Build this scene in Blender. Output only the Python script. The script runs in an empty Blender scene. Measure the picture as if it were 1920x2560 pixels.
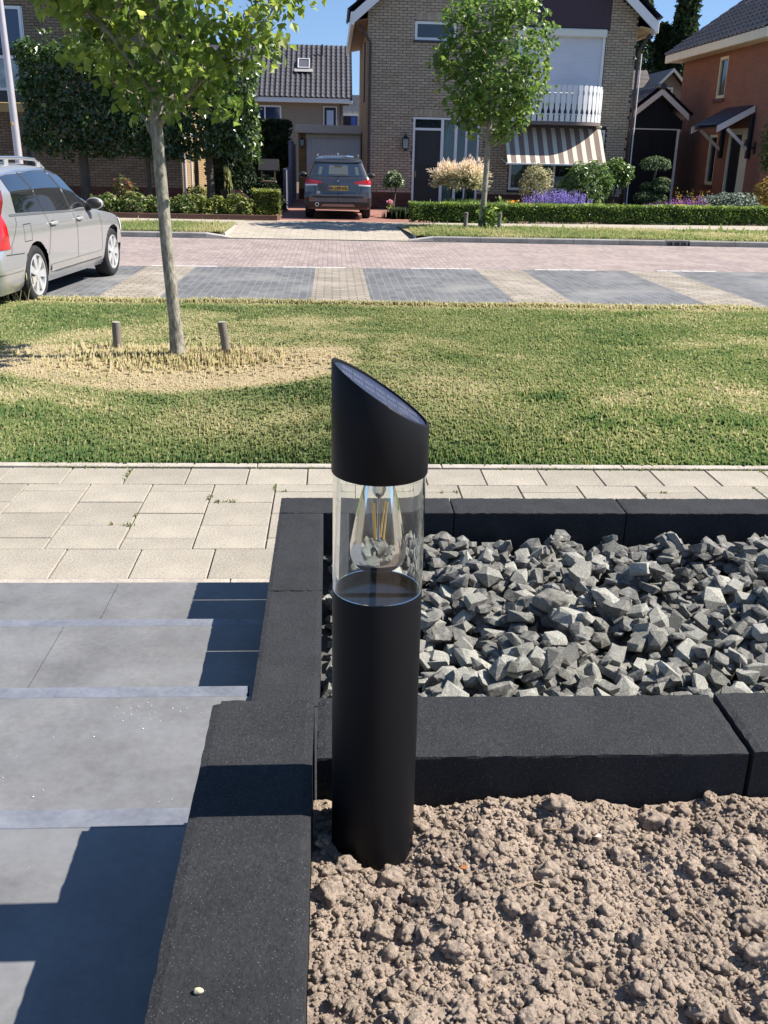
import bpy, bmesh, math, random
import numpy as np
from mathutils import Vector, Matrix, Euler
random.seed(7); RNG = np.random.default_rng(11)
sc = bpy.context.scene
COL = sc.collection
pi = math.pi
# ------------------------------------------------------------------ camera
PITCH, YAW, ROLL = math.radians(20.3), math.radians(3.3), math.radians(1.25)
cam_d = bpy.data.cameras.new('camera'); cam = bpy.data.objects.new('camera', cam_d); COL.objects.link(cam)
cam_d.sensor_fit = 'VERTICAL'; cam_d.sensor_height = 36.0; cam_d.lens = 36.0*2420/2560
cam_d.clip_start = 0.02; cam_d.clip_end = 2000
fw = Vector((math.sin(YAW)*math.cos(PITCH), math.cos(YAW)*math.cos(PITCH), -math.sin(PITCH)))
rt = Vector((math.cos(YAW), -math.sin(YAW), 0)); up = rt.cross(fw)
rt2 = rt*math.cos(ROLL) + up*math.sin(ROLL); up2 = -rt*math.sin(ROLL) + up*math.cos(ROLL)
cam.matrix_world = Matrix(((rt2.x, up2.x, -fw.x, 0), (rt2.y, up2.y, -fw.y, 0), (rt2.z, up2.z, -fw.z, 1.6), (0, 0, 0, 1)))
sc.camera = cam
# ------------------------------------------------------------------ light
SUN_EL, SUN_AZ = math.radians(46.5), math.radians(0.5)      # azimuth measured from +X towards +Y
sv = Vector((math.cos(SUN_EL)*math.cos(SUN_AZ), math.cos(SUN_EL)*math.sin(SUN_AZ), math.sin(SUN_EL)))
w = bpy.data.worlds.new('World'); sc.world = w; w.use_nodes = True
nt = w.node_tree; nt.nodes.clear()
sky = nt.nodes.new('ShaderNodeTexSky'); sky.sky_type = 'NISHITA'; sky.sun_disc = False
sky.sun_elevation = SUN_EL; sky.sun_rotation = math.radians(90) - SUN_AZ
sky.air_density = 1.0; sky.dust_density = 0.0; sky.ozone_density = 4.0; sky.altitude = 10
bg = nt.nodes.new('ShaderNodeBackground'); bg.inputs[1].default_value = 0.08
wo = nt.nodes.new('ShaderNodeOutputWorld')
# the clear, saturated blue of the photograph: look the sky up a little above the true elevation
tcw = nt.nodes.new('ShaderNodeTexCoord'); mpw = nt.nodes.new('ShaderNodeVectorMath'); mpw.operation = 'ADD'; mpw.inputs[1].default_value = (0, 0, 0.13)
nrw = nt.nodes.new('ShaderNodeVectorMath'); nrw.operation = 'NORMALIZE'
nt.links.new(tcw.outputs['Generated'], mpw.inputs[0]); nt.links.new(mpw.outputs[0], nrw.inputs[0]); nt.links.new(nrw.outputs[0], sky.inputs['Vector'])
nt.links.new(sky.outputs[0], bg.inputs[0]); nt.links.new(bg.outputs[0], wo.inputs[0])
sl = bpy.data.lights.new('sun', 'SUN'); sl.energy = 4.7; sl.angle = math.radians(0.5); sl.color = (1.0, 0.94, 0.85)
so = bpy.data.objects.new('sun', sl); COL.objects.link(so); so.location = (20, 0, 30)
so.rotation_euler = (-sv).to_track_quat('-Z', 'Y').to_euler()
sc.view_settings.view_transform = 'Standard'; sc.view_settings.look = 'None'
sc.view_settings.exposure = 1.12; sc.view_settings.gamma = 1.0
# ------------------------------------------------------------------ helpers
WL = {}                                                     # world origin of every top-level thing
def tag(o, label=None, cat=None, group=None, kind=None):
    if label: o['label'] = label
    if cat: o['category'] = cat
    if group: o['group'] = group
    if kind: o['kind'] = kind
    return o
def thing(name, label, cat, loc=(0, 0, 0), rz=0.0, group=None):
    o = bpy.data.objects.new(name, None); COL.objects.link(o); o.empty_display_size = .1
    o.location = loc; o.rotation_euler = (0, 0, rz)
    WL[o.name] = (Vector(loc), rz)
    return tag(o, label, cat, group)
def structure(name, loc=(0, 0, 0)):
    o = bpy.data.objects.new(name, None); COL.objects.link(o); o.location = loc; WL[o.name] = (Vector(loc), 0.0)
    o['kind'] = 'structure'; return o
def link(name, me, mat, parent=None, world=True, kind=None):
    o = bpy.data.objects.new(name, me); COL.objects.link(o)
    if mat is not None and not me.materials:
        for m in (mat if isinstance(mat, (list, tuple)) else [mat]): me.materials.append(m)
    if parent is not None:
        o.parent = parent
        loc, rz = WL.get(parent.name, (Vector((0, 0, 0)), 0.0))
        if world:
            o.matrix_parent_inverse = Matrix.Identity(4)
            inv = Matrix.Rotation(-rz, 4, 'Z') @ Matrix.Translation(-loc)
            me.transform(inv)
        WL[o.name] = (loc, rz)
    if kind: o['kind'] = kind
    return o
def tint_attr(me, vals):
    a = me.attributes.new('tint', 'FLOAT', 'POINT'); a.data.foreach_set('value', np.asarray(vals, np.float32))
def arr_mesh(name, V, Fc, tint=None, smooth=False):
    """V (n,3), Fc (m,k) constant k"""
    V = np.ascontiguousarray(V, np.float32); Fc = np.ascontiguousarray(Fc, np.int32)
    me = bpy.data.meshes.new(name); n, m, k = len(V), len(Fc), Fc.shape[1]
    me.vertices.add(n); me.vertices.foreach_set('co', V.ravel())
    me.loops.add(m*k); me.loops.foreach_set('vertex_index', Fc.ravel())
    me.polygons.add(m); me.polygons.foreach_set('loop_start', np.arange(0, m*k, k, dtype=np.int32))
    me.polygons.foreach_set('use_smooth', np.full(m, smooth, bool))
    me.update(calc_edges=True)
    if tint is not None: tint_attr(me, tint)
    return me
class MB:
    def __init__(s): s.v = []; s.f = []; s.t = []
    def add(s, vs, fs, t=0.5):
        b = len(s.v); s.v += [tuple(x) for x in vs]; s.f += [tuple(b+i for i in f) for f in fs]; s.t += [t]*len(vs); return s
    def box(s, x0, x1, y0, y1, z0, z1, t=0.5, bev=0.0):
        if x0 > x1: x0, x1 = x1, x0
        if y0 > y1: y0, y1 = y1, y0
        if bev <= 0:
            return s.add([(x0,y0,z0),(x1,y0,z0),(x1,y1,z0),(x0,y1,z0),(x0,y0,z1),(x1,y0,z1),(x1,y1,z1),(x0,y1,z1)],
                [(3,2,1,0),(4,5,6,7),(0,1,5,4),(1,2,6,5),(2,3,7,6),(3,0,4,7)], t)
        b = bev                                             # chamfer all edges (24 verts)
        V = []; F = []
        def ring(x0,x1,y0,y1,z): return [(x0+b,y0,z),(x1-b,y0,z),(x1,y0+b,z),(x1,y1-b,z),(x1-b,y1,z),(x0+b,y1,z),(x0,y1-b,z),(x0,y0+b,z)]
        def inner(z): return [(x0+b,y0+b,z),(x1-b,y0+b,z),(x1-b,y0+b,z),(x1-b,y1-b,z),(x1-b,y1-b,z),(x0+b,y1-b,z),(x0+b,y1-b,z),(x0+b,y0+b,z)]
        V += inner(z0); V += ring(x0,x1,y0,y1,z0+b); V += ring(x0,x1,y0,y1,z1-b); V += inner(z1)
        for r in range(3):
            for i in range(8):
                a, c = r*8+i, r*8+(i+1) % 8
                F.append((a, c, c+8, a+8))
        F.append((7,5,3,1)); F.append((24,26,28,30))
        return s.add(V, F, t)
    def quad(s, a, b, c, d, t=0.5): return s.add([a,b,c,d], [(0,1,2,3)], t)
    def prism(s, poly, axis, a0, a1, t=0.5):
        """poly: list of 2-D points; axis 'x' (y,z), 'y' (x,z), 'z' (x,y)"""
        def P(p, a): return (a,p[0],p[1]) if axis == 'x' else ((p[0],a,p[1]) if axis == 'y' else (p[0],p[1],a))
        n = len(poly); V = [P(p,a0) for p in poly]+[P(p,a1) for p in poly]
        return s.add(V, [tuple(range(n-1,-1,-1)), tuple(range(n,2*n))]+[(i,(i+1)%n,(i+1)%n+n,i+n) for i in range(n)], t)
    def tube(s, pts, rad, n=8, t=0.5, caps=True):
        pts = [Vector(p) for p in pts]
        if not isinstance(rad, (list, tuple)): rad = [rad]*len(pts)
        b = len(s.v); d0 = (pts[1]-pts[0]).normalized()
        u = d0.orthogonal().normalized()
        for i, p in enumerate(pts):
            d = (pts[min(i+1,len(pts)-1)]-pts[max(i-1,0)]).normalized()
            u = (u - d*u.dot(d)).normalized(); w_ = d.cross(u)
            for k in range(n):
                a = 2*pi*k/n; s.v.append(tuple(p+(u*math.cos(a)+w_*math.sin(a))*rad[i])); s.t.append(t)
        for i in range(len(pts)-1):
            for k in range(n):
                a, c = b+i*n+k, b+i*n+(k+1) % n
                s.f.append((a, c, c+n, a+n))
        if caps:
            s.f.append(tuple(b+k for k in range(n-1,-1,-1))); s.f.append(tuple(b+(len(pts)-1)*n+k for k in range(n)))
        return s
    def lathe(s, prof, c=(0,0), n=32, closed=False, t=0.5, axis='z'):
        """prof list of (r,z)"""
        b = len(s.v); m = len(prof)
        for r, z in prof:
            for k in range(n):
                a = 2*pi*k/n
                s.v.append((c[0]+r*math.cos(a), c[1]+r*math.sin(a), z)); s.t.append(t)
        for i in range(m-1 if not closed else m):
            for k in range(n):
                a, d = b+i*n+k, b+i*n+(k+1)%n; e = b+((i+1)%m)*n
                s.f.append((a, d, e+(k+1)%n, e+k))
        return s
    def ell(s, c, r, n=10, m=7, t=0.5):
        prof = [(math.sin(pi*i/m), -math.cos(pi*i/m)) for i in range(m+1)]
        b = len(s.v); s.lathe([(max(p[0],.001), p[1]) for p in prof], n=n, t=t)
        for i in range(b, len(s.v)):
            v = s.v[i]; s.v[i] = (c[0]+v[0]*r[0], c[1]+v[1]*r[1], c[2]+v[2]*r[2])
        return s
    def xf(s, M, start=0):
        for i in range(start, len(s.v)): s.v[i] = tuple(M @ Vector(s.v[i]))
        return s
    def mesh(s, name, smooth=None, tint=False, weld=False):
        me = bpy.data.meshes.new(name); me.from_pydata(s.v, [], s.f)
        if weld:
            bm = bmesh.new(); bm.from_mesh(me); bmesh.ops.remove_doubles(bm, verts=bm.verts, dist=1e-5)
            bmesh.ops.recalc_face_normals(bm, faces=bm.faces); bm.to_mesh(me); bm.free()
        me.update()
        if smooth is not None:
            me.polygons.foreach_set('use_smooth', [True]*len(me.polygons))
            if smooth < 180: me.set_sharp_from_angle(angle=math.radians(smooth))
        if tint and not weld: tint_attr(me, s.t)
        return me
    def build(s, name, mat, parent=None, smooth=None, world=True, tint=False, kind=None, weld=False):
        return link(name, s.mesh(name, smooth, tint, weld), mat, parent, world, kind)
def copy_part(src, parent, loc=(0,0,0), rot=None):
    c = src.copy(); COL.objects.link(c); c.parent = parent; c.location = loc
    if rot: c.rotation_euler = rot
    return c
def copy_tree(root, loc, rz=0.0):
    r = root.copy(); COL.objects.link(r); r.location = loc; r.rotation_euler = (0,0,rz)
    for ch in root.children:
        c = ch.copy(); COL.objects.link(c); c.parent = r
        for g in ch.children:
            d = g.copy(); COL.objects.link(d); d.parent = c
    return r
# value noise
_PT = RNG.random((64,64,64)).astype(np.float32)
def vnoise(x, y, z=0.0):
    x = np.asarray(x, np.float64); y = np.asarray(y, np.float64); z = np.zeros_like(x)+z
    xi, yi, zi = np.floor(x).astype(int), np.floor(y).astype(int), np.floor(z).astype(int)
    fx, fy, fz = x-xi, y-yi, z-zi
    fx = fx*fx*(3-2*fx); fy = fy*fy*(3-2*fy); fz = fz*fz*(3-2*fz)
    r = 0
    for a in (0,1):
        for b in (0,1):
            for c in (0,1):
                r = r + _PT[(xi+a)%64,(yi+b)%64,(zi+c)%64]*(fx if a else 1-fx)*(fy if b else 1-fy)*(fz if c else 1-fz)
    return r
def fbm(x, y, z=0.0, o=4):
    r = 0; a = 0.5; f = 1.0
    for i in range(o): r = r+a*vnoise(x*f+i*17.3, y*f+i*9.1, z*f+i*3.7 if not np.isscalar(z) else z+i*3.7); a *= .5; f *= 2.03
    return r/(1-.5**o)
# ------------------------------------------------------------------ materials
MATS = {}
def lin(c): return tuple(c)+(1.0,)
def M(name, col, rough=.75, noise=None, bump=None, spec=.5, metal=0.0, tint=None, fine=None, specks=None, obrand=0.0, coat=0.0, transl=0.0, stain=None, bump2=None, stretch=None):
    """noise=(scale, amount[,col2]); fine=(scale, amount); bump=(scale, strength, distance); tint=[(pos,col)..] ramp over attribute 'tint'
    specks=(scale, threshold, colour); stain=(scale, lo, hi, colour)"""
    if name in MATS: return MATS[name]
    m = bpy.data.materials.new(name); m.use_nodes = True; n = m.node_tree; N = n.nodes; L = n.links
    bs = N['Principled BSDF']; bs.inputs['Roughness'].default_value = rough; bs.inputs['Metallic'].default_value = metal
    bs.inputs['Specular IOR Level'].default_value = spec; bs.inputs['Coat Weight'].default_value = coat; bs.inputs['Coat Roughness'].default_value = .04
    tc = N.new('ShaderNodeTexCoord'); vec = tc.outputs['Object']
    if stretch:
        mp = N.new('ShaderNodeMapping'); mp.inputs['Scale'].default_value = stretch; L.new(vec, mp.inputs[0]); vec = mp.outputs[0]
    rgb = N.new('ShaderNodeRGB'); rgb.outputs[0].default_value = lin(col); cur = rgb.outputs[0]
    if tint:
        at = N.new('ShaderNodeAttribute'); at.attribute_name = 'tint'
        rp = N.new('ShaderNodeValToRGB'); el = rp.color_ramp.elements
        while len(el) < len(tint): el.new(.5)
        for e, (p_, c_) in zip(el, tint): e.position = p_; e.color = lin(c_)
        L.new(at.outputs['Fac'], rp.inputs[0]); cur = rp.outputs[0]
    def mixin(fac, c2, c1, mode='MIX'):
        mx = N.new('ShaderNodeMix'); mx.data_type = 'RGBA'; mx.blend_type = mode
        if hasattr(fac, 'links') or hasattr(fac, 'is_linked'): L.new(fac, mx.inputs[0])
        else: mx.inputs[0].default_value = fac
        L.new(c1, mx.inputs[6])
        if isinstance(c2, tuple): mx.inputs[7].default_value = lin(c2)
        else: L.new(c2, mx.inputs[7])
        return mx.outputs[2]
    def nz(scale, detail=4, rgh=.6):
        t = N.new('ShaderNodeTexNoise'); t.inputs['Scale'].default_value = scale; t.inputs['Detail'].default_value = detail
        t.inputs['Roughness'].default_value = rgh; L.new(vec, t.inputs['Vector']); return t.outputs['Fac']
    def mr(src, a, b, c, d):
        r = N.new('ShaderNodeMapRange'); r.inputs[1].default_value = a; r.inputs[2].default_value = b
        r.inputs[3].default_value = c; r.inputs[4].default_value = d; L.new(src, r.inputs[0]); return r.outputs[0]
    def scale_col(fac):
        nonlocal cur
        hv = N.new('ShaderNodeHueSaturation'); L.new(fac, hv.inputs['Value']); L.new(cur, hv.inputs['Color']); cur = hv.outputs[0]
    if noise: 
        if len(noise) > 2: cur = mixin(mr(nz(noise[0]), .38, .62, 0, 1), noise[2], cur)
        else: scale_col(mr(nz(noise[0]), .3, .7, 1-noise[1], 1+noise[1]))
    if fine: scale_col(mr(nz(fine[0], 3), .3, .7, 1-fine[1], 1+fine[1]))
    if stain: cur = mixin(mr(nz(stain[0], 6, .65), stain[1], stain[2], 0, 1), stain[3], cur)
    if obrand:
        oi = N.new('ShaderNodeObjectInfo'); scale_col(mr(oi.outputs['Random'], 0, 1, 1-obrand, 1+obrand))
    if specks:
        vo = N.new('ShaderNodeTexVoronoi'); vo.inputs['Scale'].default_value = specks[0]; L.new(vec, vo.inputs['Vector'])
        cur = mixin(mr(vo.outputs['Distance'], specks[1], specks[1]*.55, 0, 1), specks[2], cur)
    L.new(cur, bs.inputs['Base Color'])
    nrm = None
    for b_ in (bump, bump2):
        if not b_: continue
        bp = N.new('ShaderNodeBump'); bp.inputs['Strength'].default_value = b_[1]; bp.inputs['Distance'].default_value = b_[2]
        L.new(nz(b_[0], 6, .65), bp.inputs['Height'])
        if nrm: L.new(nrm, bp.inputs['Normal'])
        nrm = bp.outputs[0]; L.new(nrm, bs.inputs['Normal'])
    if transl:
        tr = N.new('ShaderNodeBsdfTranslucent'); L.new(cur, tr.inputs[0]); ms = N.new('ShaderNodeMixShader'); ms.inputs[0].default_value = transl
        sat = N.new('ShaderNodeHueSaturation'); sat.inputs['Value'].default_value = 2.1; sat.inputs['Hue'].default_value = .485; L.new(cur, sat.inputs['Color']); L.new(sat.outputs[0], tr.inputs[0])
        L.new(bs.outputs[0], ms.inputs[1]); L.new(tr.outputs[0], ms.inputs[2]); L.new(ms.outputs[0], N['Material Output'].inputs[0])
    MATS[name] = m; return m
def brick_mat(name, c1, c2, mortar, bw, bh, msize=.008, rot=0.0, rough=.85, bump=.4, plane='xy', noise=.15, offset=.5, dirt=None):
    if name in MATS: return MATS[name]
    m = bpy.data.materials.new(name); m.use_nodes = True; n = m.node_tree; N = n.nodes; L = n.links; bs = N['Principled BSDF']
    bs.inputs['Roughness'].default_value = rough; bs.inputs['Specular IOR Level'].default_value = .3
    tc = N.new('ShaderNodeTexCoord'); mp = N.new('ShaderNodeMapping'); L.new(tc.outputs['Object'], mp.inputs[0])
    src = mp.outputs[0]
    if plane == 'xy': mp.inputs['Rotation'].default_value = (0, 0, rot)
    else:
        sp = N.new('ShaderNodeSeparateXYZ'); cb = N.new('ShaderNodeCombineXYZ'); L.new(tc.outputs['Object'], sp.inputs[0])
        L.new(sp.outputs['X' if plane == 'xz' else 'Y'], cb.inputs[0]); L.new(sp.outputs['Z'], cb.inputs[1]); src = cb.outputs[0]
    br = N.new('ShaderNodeTexBrick'); br.offset = offset; L.new(src, br.inputs['Vector'])
    br.inputs['Color1'].default_value = lin(c1); br.inputs['Color2'].default_value = lin(c2); br.inputs['Mortar'].default_value = lin(mortar)
    br.inputs['Scale'].default_value = 1.0; br.inputs['Mortar Size'].default_value = msize; br.inputs['Mortar Smooth'].default_value = .2
    br.inputs['Brick Width'].default_value = bw; br.inputs['Row Height'].default_value = bh; br.inputs['Bias'].default_value = 0
    nz = N.new('ShaderNodeTexNoise'); nz.inputs['Scale'].default_value = 1.3; nz.inputs['Detail'].default_value = 8; nz.inputs['Roughness'].default_value = .7
    L.new(tc.outputs['Object'], nz.inputs['Vector'])
    r = N.new('ShaderNodeMapRange'); r.inputs[1].default_value = .3; r.inputs[2].default_value = .7; r.inputs[3].default_value = 1-noise; r.inputs[4].default_value = 1+noise
    L.new(nz.outputs['Fac'], r.inputs[0]); hv = N.new('ShaderNodeHueSaturation'); L.new(r.outputs[0], hv.inputs['Value']); L.new(br.outputs['Color'], hv.inputs['Color'])
    cur = hv.outputs[0]
    if dirt:
        n2 = N.new('ShaderNodeTexNoise'); n2.inputs['Scale'].default_value = dirt[0]; n2.inputs['Detail'].default_value = 7; L.new(tc.outputs['Object'], n2.inputs['Vector'])
        r2 = N.new('ShaderNodeMapRange'); r2.inputs[1].default_value = dirt[1]; r2.inputs[2].default_value = dirt[2]; L.new(n2.outputs['Fac'], r2.inputs[0])
        mx = N.new('ShaderNodeMix'); mx.data_type = 'RGBA'; L.new(r2.outputs[0], mx.inputs[0]); L.new(cur, mx.inputs[6]); mx.inputs[7].default_value = lin(dirt[3]); cur = mx.outputs[2]
    L.new(cur, bs.inputs['Base Color'])
    bp = N.new('ShaderNodeBump'); bp.inputs['Strength'].default_value = bump; bp.inputs['Distance'].default_value = .006; bp.invert = True
    L.new(br.outputs['Fac'], bp.inputs['Height']); L.new(bp.outputs[0], bs.inputs['Normal'])
    MATS[name] = m; return m
def glass_mat(name, tint=(1,1,1), ior=1.45):
    m = bpy.data.materials.new(name); m.use_nodes = True; N = m.node_tree.nodes; L = m.node_tree.links
    g = N.new('ShaderNodeBsdfGlass'); g.inputs['Color'].default_value = lin(tint); g.inputs['Roughness'].default_value = 0; g.inputs['IOR'].default_value = ior
    L.new(g.outputs[0], N['Material Output'].inputs[0]); N.remove(N['Principled BSDF']); MATS[name] = m; return m
def thin_glass(name, tint=(.95,.97,.97), ior=1.5):
    m = bpy.data.materials.new(name); m.use_nodes = True; N = m.node_tree.nodes; L = m.node_tree.links
    t = N.new('ShaderNodeBsdfTransparent'); t.inputs[0].default_value = lin(tint); g = N.new('ShaderNodeBsdfGlossy'); g.inputs['Roughness'].default_value = .01
    fr = N.new('ShaderNodeFresnel'); fr.inputs[0].default_value = ior; mx = N.new('ShaderNodeMixShader')
    L.new(fr.outputs[0], mx.inputs[0]); L.new(t.outputs[0], mx.inputs[1]); L.new(g.outputs[0], mx.inputs[2]); L.new(mx.outputs[0], N['Material Output'].inputs[0])
    N.remove(N['Principled BSDF']); MATS[name] = m; return m
# ------------------------------------------------------------------ scatter
def nrmz(a): return a/np.maximum(np.linalg.norm(a, axis=-1, keepdims=True), 1e-9)
def scatter(T, Fc, P, Ax, Nn, S, tint, name, mat, parent=None, kind=None, smooth=False, extra=None):
    """template T (k,3): x=width, y=length(along Ax), z=normal"""
    n, k = len(P), len(T)
    Ax = nrmz(Ax); X = nrmz(np.cross(Ax, Nn)); Nz = np.cross(X, Ax)
    S = np.asarray(S); S = S[:, None] if S.ndim == 1 else S
    V = P[:, None, :] + (T[None,:,0,None]*X[:,None,:] + T[None,:,1,None]*Ax[:,None,:] + T[None,:,2,None]*Nz[:,None,:])*S[:, None, :]
    F = (Fc[None] + (np.arange(n)*k)[:, None, None]).reshape(-1, Fc.shape[1])
    me = arr_mesh(name, V.reshape(-1,3), F, np.repeat(tint, k), smooth)
    return link(name, me, mat, parent, True, kind)
LEAF2 = (np.array([(0,0,0),(.34,.5,.09),(0,1,-.06),(-.34,.5,.09)],float), np.array([(0,1,2),(0,2,3)]))
LEAFN = (np.array([(0,0,0),(.15,.5,.03),(0,1,-.04),(-.15,.5,.03)],float), np.array([(0,1,2),(0,2,3)]))
LEAFB = (np.array([(0,0,0),(.2,.1,.05),(.46,.38,.1),(.28,.6,.06),(0,1.02,-.12),(-.28,.6,.06),(-.46,.38,.1),(-.2,.1,.05),(0,.45,-.01)],float),
         np.array([(0,1,8),(1,2,8),(2,3,8),(3,4,8),(4,5,8),(5,6,8),(6,7,8),(7,0,8)]))
BLADE = (np.array([(-.5,0,0),(.5,0,0),(.4,.5,.06),(-.4,.5,.06),(0,1,.28)],float), np.array([(0,1,2),(0,2,3),(3,2,4)]))
def rdir(n): return nrmz(RNG.normal(size=(n,3)))
def leaves(P, size, name, mat, parent, up=.5, out=None, outw=.6, droop=.3, tmpl=LEAF2, tint=None, jit=.3, kind=None):
    n = len(P); N0 = rdir(n)*.7; N0[:,2] += up
    if out is not None: N0 += nrmz(P-out)*outw
    N0 = nrmz(N0); A = rdir(n); A[:,2] -= droop; A = A-N0*(A*N0).sum(1,keepdims=True)
    S = size*(1+jit*(RNG.random(n)*2-1))
    if tint is None: tint = RNG.random(n)
    return scatter(tmpl[0], tmpl[1], np.asarray(P), A, N0, S, tint, name, mat, parent, kind)
GREENS = [(0,(.018,.042,.012)),(.5,(.045,.098,.02)),(1,(.11,.17,.035))]
# ================================================================== GROUND AND FOREGROUND
m_ground = M('ground_earth', (.16,.13,.09), .95, noise=(.6,.3))
g = MB(); g.quad((-400,-60,-.45),(400,-60,-.45),(400,700,-.45),(-400,700,-.45)); tag(g.build('ground', m_ground), kind='structure')
m_block = M('black_concrete', (.0205,.0212,.0235), .86, noise=(9,.22), fine=(170,.35), stain=(5,.5,.85,(.034,.034,.036)), specks=(210,.16,(.13,.13,.135)), bump=(230,.75,.004), bump2=(60,.35,.004), spec=.35)
def block(parent, x0,x1,y0,y1,z0,z1, chamfer=None, seed=0):
    """a stone block with slightly ragged arrises"""
    r = random.Random(seed); bm = bmesh.new()
    nx = max(2, int((x1-x0)/.012)); ny = max(2, int((y1-y0)/.012)); bv = .0022
    xs = [x0+(x1-x0)*i/nx for i in range(nx+1)]; ys = [y0+(y1-y0)*i/ny for i in range(ny+1)]
    def ragged(x, y):
        # chipped edges: push rim verts inwards a little
        dx = dy = 0
        if x in (x0, x1): dx = (1 if x == x0 else -1)*max(0, r.gauss(0,.0007))
        if y in (y0, y1): dy = (1 if y == y0 else -1)*max(0, r.gauss(0,.0007))
        return dx, dy
    top = {}
    for i, x in enumerate(xs):
        for j, y in enumerate(ys):
            e = (i in (0,nx)) or (j in (0,ny)); dx, dy = ragged(x, y)
            X, Y, Z = x+dx, y+dy, z1 - (bv*r.uniform(.4,1.5) if e else 0)
            if chamfer and i <= 1 and j >= ny-1 and (i == 0 or j == ny): 
                if i == 0 and j == ny: X += chamfer*.6; Y -= chamfer*.6
            top[i,j] = bm.verts.new((X, Y, Z))
    for i in range(nx):
        for j in range(ny): bm.faces.new((top[i,j], top[i+1,j], top[i+1,j+1], top[i,j+1]))
    rim = [top[i,0] for i in range(nx+1)]+[top[nx,j] for j in range(1,ny+1)]+[top[i,ny] for i in range(nx-1,-1,-1)]+[top[0,j] for j in range(ny-1,0,-1)]
    def off(v, z, d):
        x = v.co.x; y = v.co.y
        if abs(x-x0) < .006: x = x0-d*0+ (0 if not chamfer else 0)
        return bm.verts.new((v.co.x, v.co.y, z))
    mid = [bm.verts.new((v.co.x+(x0-v.co.x)*(abs(v.co.x-x0)<.005)+(x1-v.co.x)*(abs(v.co.x-x1)<.005), v.co.y+(y0-v.co.y)*(abs(v.co.y-y0)<.005)+(y1-v.co.y)*(abs(v.co.y-y1)<.005), z1-.006)) for v in rim]
    low = [bm.verts.new((v.co.x, v.co.y, z0)) for v in mid]
    n = len(rim)
    for a, b in ((rim, mid), (mid, low)):
        for k in range(n): bm.faces.new((a[(k+1)%n], a[k], b[k], b[(k+1)%n]))
    bmesh.ops.recalc_face_normals(bm, faces=bm.faces)
    me = bpy.data.meshes.new('block'); bm.to_mesh(me); bm.free()
    return link('block', me, m_block, parent)
hw = thing('raised_bed_wall', 'tall black concrete block wall round the bare soil bed', 'wall', (-.107,1.05,.2))
for k in range(4): block(hw, -.187,-.027, 1.352-.645*(k+1)+.006, 1.352-.645*k, .2,.78, chamfer=.03 if k == 0 else None, seed=k)
for k in range(4): block(hw, -.021+.648*k+(.0 if k else 0), -.021+.648*(k+1)-.008, 1.192,1.358, .2,.78-(0 if k % 2 == 0 else -.003), seed=10+k)
lw = thing('stone_bed_wall', 'low black concrete kerb wall enclosing the crushed stone bed', 'wall', (-.11,2.4,0))
for k,(a,b) in enumerate(((2.642,3.304),(1.995,2.638),(1.362,1.991))): block(lw, -.19,-.03, a,b, -.1,.372, seed=20+k)
for k in range(5): block(lw, -.19+.642*k, -.19+.642*(k+1)-.005, 3.309,3.474, -.1,.372, seed=30+k)
block(lw, 3.02-.16, 3.02, 1.362, 3.304, -.1,.372, seed=40)
# ---- soil bed
def soil_h(x, y):
    h = .703 + .05*(fbm(x*4.2, y*4.2, 3.1)-.5) + .048*(fbm(x*13, y*13, 1.7, 4)-.5) + .010*np.maximum(0, fbm(x*48, y*48, 8.3, 3)-.52)*2 + .006*(fbm(x*150, y*150, 5.5, 2)-.5)
    edge = np.minimum(1, np.maximum(0, (1.19-y)/.06)); 
    return h + .004*(1-edge) - .012*np.exp(-(((x-.058)**2+(y-1.12)**2)/.0064))
def grid(xs, ys, hf):
    X, Y = np.meshgrid(xs, ys, indexing='ij'); Z = hf(X, Y); n, m = X.shape
    V = np.stack([X,Y,Z],-1).reshape(-1,3); I = np.arange(n*m).reshape(n,m)
    return V, np.stack([I[:-1,:-1],I[1:,:-1],I[1:,1:],I[:-1,1:]],-1).reshape(-1,4)
m_soil = M('dry_soil', (.362,.287,.226), .95, noise=(9,.14), fine=(210,.25), bump=(230,1.0,.006), bump2=(900,.6,.0015), spec=.15)
xs = np.concatenate([np.arange(-.026,.72,.0026), np.arange(.72,1.4,.004), np.arange(1.4,2.5,.02)]); ys = np.concatenate([np.arange(-.6,.7,.02), np.arange(.7,1.191,.0026)])
V, Fq = grid(xs, ys, soil_h)
o = link('garden_soil', arr_mesh('garden_soil', V, Fq, smooth=True), m_soil); o['kind'] = 'structure'; o['label'] = 'bare dry crumbly brown soil in the raised bed'
def ico(sub):
    bm = bmesh.new(); bmesh.ops.create_icosphere(bm, subdivisions=sub, radius=1); v = np.array([x.co[:] for x in bm.verts]); f = np.array([[l.index for l in p.verts] for p in bm.faces]); bm.free(); return v, f
I0, I1, I2, I3, I4 = ico(1), ico(2), ico(3), ico(4), ico(5)
def lump(base, r, rough=.3, f=1.6, seed=0):
    v, fc = base; s = seed*7.7
    d = 1 + rough*(fbm(v[:,0]*f+s, v[:,1]*f+s*1.3, v[:,2]*f+s*.7+5, 4)-.5)*2
    return v*d[:,None]*r
def rot_rand(n):
    q = nrmz(RNG.normal(size=(n,4))); w_,x,y,z = q.T
    return np.stack([np.stack([1-2*(y*y+z*z),2*(x*y-z*w_),2*(x*z+y*w_)],-1),np.stack([2*(x*y+z*w_),1-2*(x*x+z*z),2*(y*z-x*w_)],-1),np.stack([2*(x*z-y*w_),2*(y*z+x*w_),1-2*(x*x+y*y)],-1)],1)
VV, FF, b0 = [], [], 0
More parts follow.
